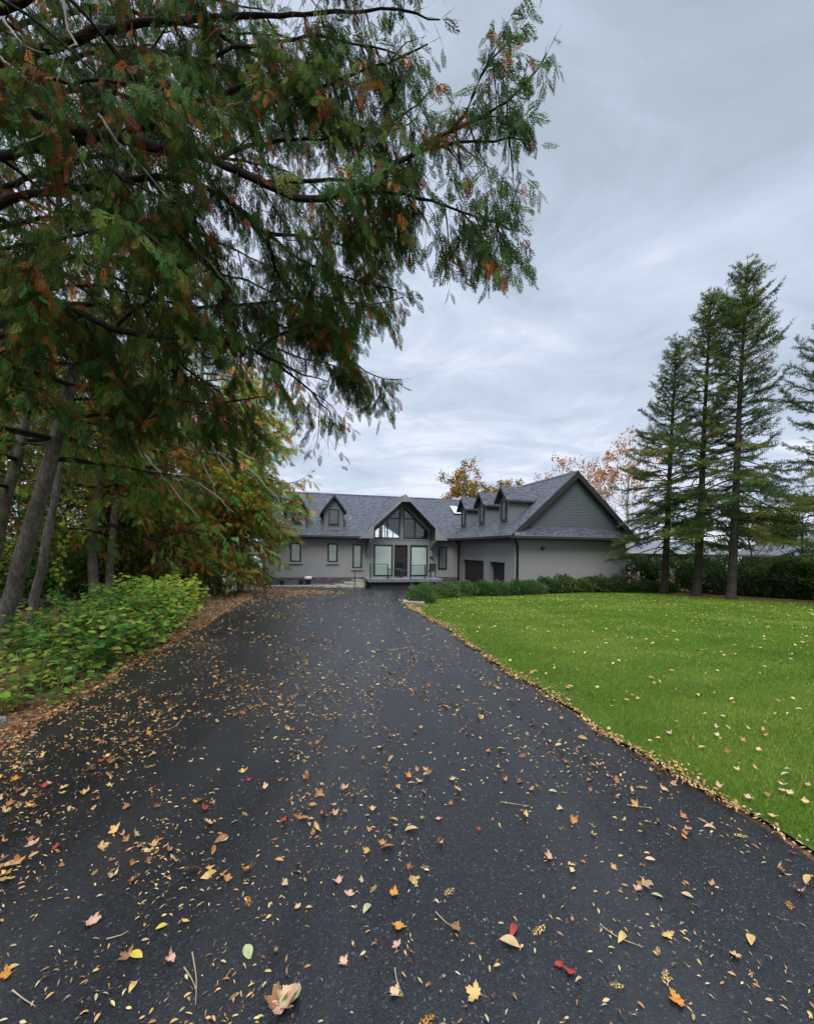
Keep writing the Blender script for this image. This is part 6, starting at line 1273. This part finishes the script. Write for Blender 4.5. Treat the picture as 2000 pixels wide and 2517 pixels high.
for i in range(60):
    y = 1.35 + 4.5 * lr.random() ** 1.2; lo, hi = float(edge(LE, y)), float(edge(RE, y)); x = lo + .1 + (hi - lo - .2) * lr.random() ** 1.3
    o = put('cedar_sprig', 'golden' if i % 3 else 'orange', lr.randrange(3), x, y, lr.uniform(.035, .085), 'small dry %s cedar sprig lying on the asphalt' % ('golden' if i % 3 else 'orange'), 'dry %s cedar sprigs on the driveway' % ('golden' if i % 3 else 'orange'), .028, tilt=.05); o['category'] = 'sprig'
for i in range(36):
    y = 2.6 + 11 * lr.random(); x0 = float(edge(RE, y)) + .3; x = x0 + (y * .95 - x0) * lr.random(); cl = ['tan', 'pinkish tan', 'tan', 'golden'][i % 4]
    put('maple_leaf', cl, lr.randrange(6), x, y, lr.uniform(.06, .09), '%s maple leaf lying in the green grass' % cl, '%s maple leaves lying on the lawn' % cl, .06, tilt=.3)
TWM = mat('dry_twig', (0.34, 0.25, 0.15), 0.8)
tw = [([(390, 1808), (430, 1795), (452, 1768), (455, 1755)], 'curved pale twig beside a brown leaf, left of centre'), ([(472, 2365), (482, 2430), (480, 2500)], 'upright forked twig at the lower left of centre'), ([(452, 2405), (470, 2430), (483, 2455)], 'thin grey twig touching the forked one'), ([(1480, 2298), (1520, 2325), (1580, 2350)], 'thin brown twig in the right foreground'),
      ([(1070, 2262), (1095, 2285), (1112, 2300)], 'short straight twig below the centre'), ([(1230, 1925 + 60), (1260, 1990), (1300, 1995)], 'thin pale twig right of the crosswise tan leaf'), ([(30, 2462), (60, 2480), (85, 2500)], 'grey twig in the bottom left corner'), ([(1540, 1992), (1570, 1996), (1596, 2000)], 'small straight twig near the lawn edge'), ([(970, 2400), (975, 2440), (990, 2470)], 'thin golden twig at the bottom centre'), ([(262, 2330), (300, 2318), (315, 2310)], 'short grey twig in the lower left')]
for l, lb in tw:
    P = [(lambda q: np.array((q[0], q[1], g1(*q) + .030)))(gnd(*p)) for p in l]; P = resample(P, .02); o_ = P[0].copy()
    o = tubes('twig', [P - o_ + np.array([0, 0, .0])], [(.0028, .0012)], TWM, None, 5, .1); o.location = tuple(o_); prop(o, lb, 'twig')
q = MB(); x, y = gnd(677, 2352); ac = MB(); ac.lathe((0, 0, 0), [(.002, 0), (.007, .003), (.009, .009), (.007, .016), (.002, .019)], 12); a_ = ac.build('acorn', mat('acorn_shell', (.20, .10, .05), .35), smooth=True); a_.location = (x, y, g1(x, y) + .03); a_.rotation_euler = (1.2, 0, .5); prop(a_, 'small brown acorn lying above the crumpled leaf heap', 'acorn')
# stones edging the bed at the driveway corner
def rock(label, x, y, sx, sy, sz, rot, seed, m=CURB, name='edging_stone', cat='stone'):
    rr = random.Random(seed); q = MB(); n = 14; rings = []
    for s_, z_ in ((.96, -.06), (1.0, .4 * sz), (.94, .85 * sz), (.80, sz)):
        rings.append(len(q.v))
        for j in range(n):
            a = 6.283 * j / n; ex = .55; cx_, sy_ = math.cos(a), math.sin(a); k_ = (abs(cx_) ** 4 + abs(sy_) ** 4) ** -.25
            q.v.append((cx_ * k_ * sx * s_ * rr.uniform(.95, 1.05), sy_ * k_ * sy * s_ * rr.uniform(.93, 1.07), z_ + (rr.uniform(-.012, .012) if z_ > 0 else 0)))
    for k_ in range(3):
        for j in range(n): q.f.append((rings[k_] + j, rings[k_] + (j + 1) % n, rings[k_ + 1] + (j + 1) % n, rings[k_ + 1] + j))
    q.f.append(tuple(rings[3] + j for j in range(n))); o = q.build(name, m); o.location = (x, y, g1(x, y)); o.rotation_euler = (0, 0, rot); prop(o, label, cat)
rock('flat grey-pink stone edging the corner bed in front of the round shrub', .22, 13.05, .36, .10, .13, .02, 1, m_rock('pinkish_stone', (.26, .22, .20)))
rock('small grey stone at the driveway tip of the corner bed', -.02, 13.6, .09, .34, .12, .05, 2)
rock('pale rock lying in leaves at the left edge of the drive', -3.42, 3.35, .10, .07, .06, .6, 3, name='rock')
rock('small pale rock behind the other at the left edge of the drive', -3.60, 3.75, .09, .06, .05, 1.6, 4, name='rock')
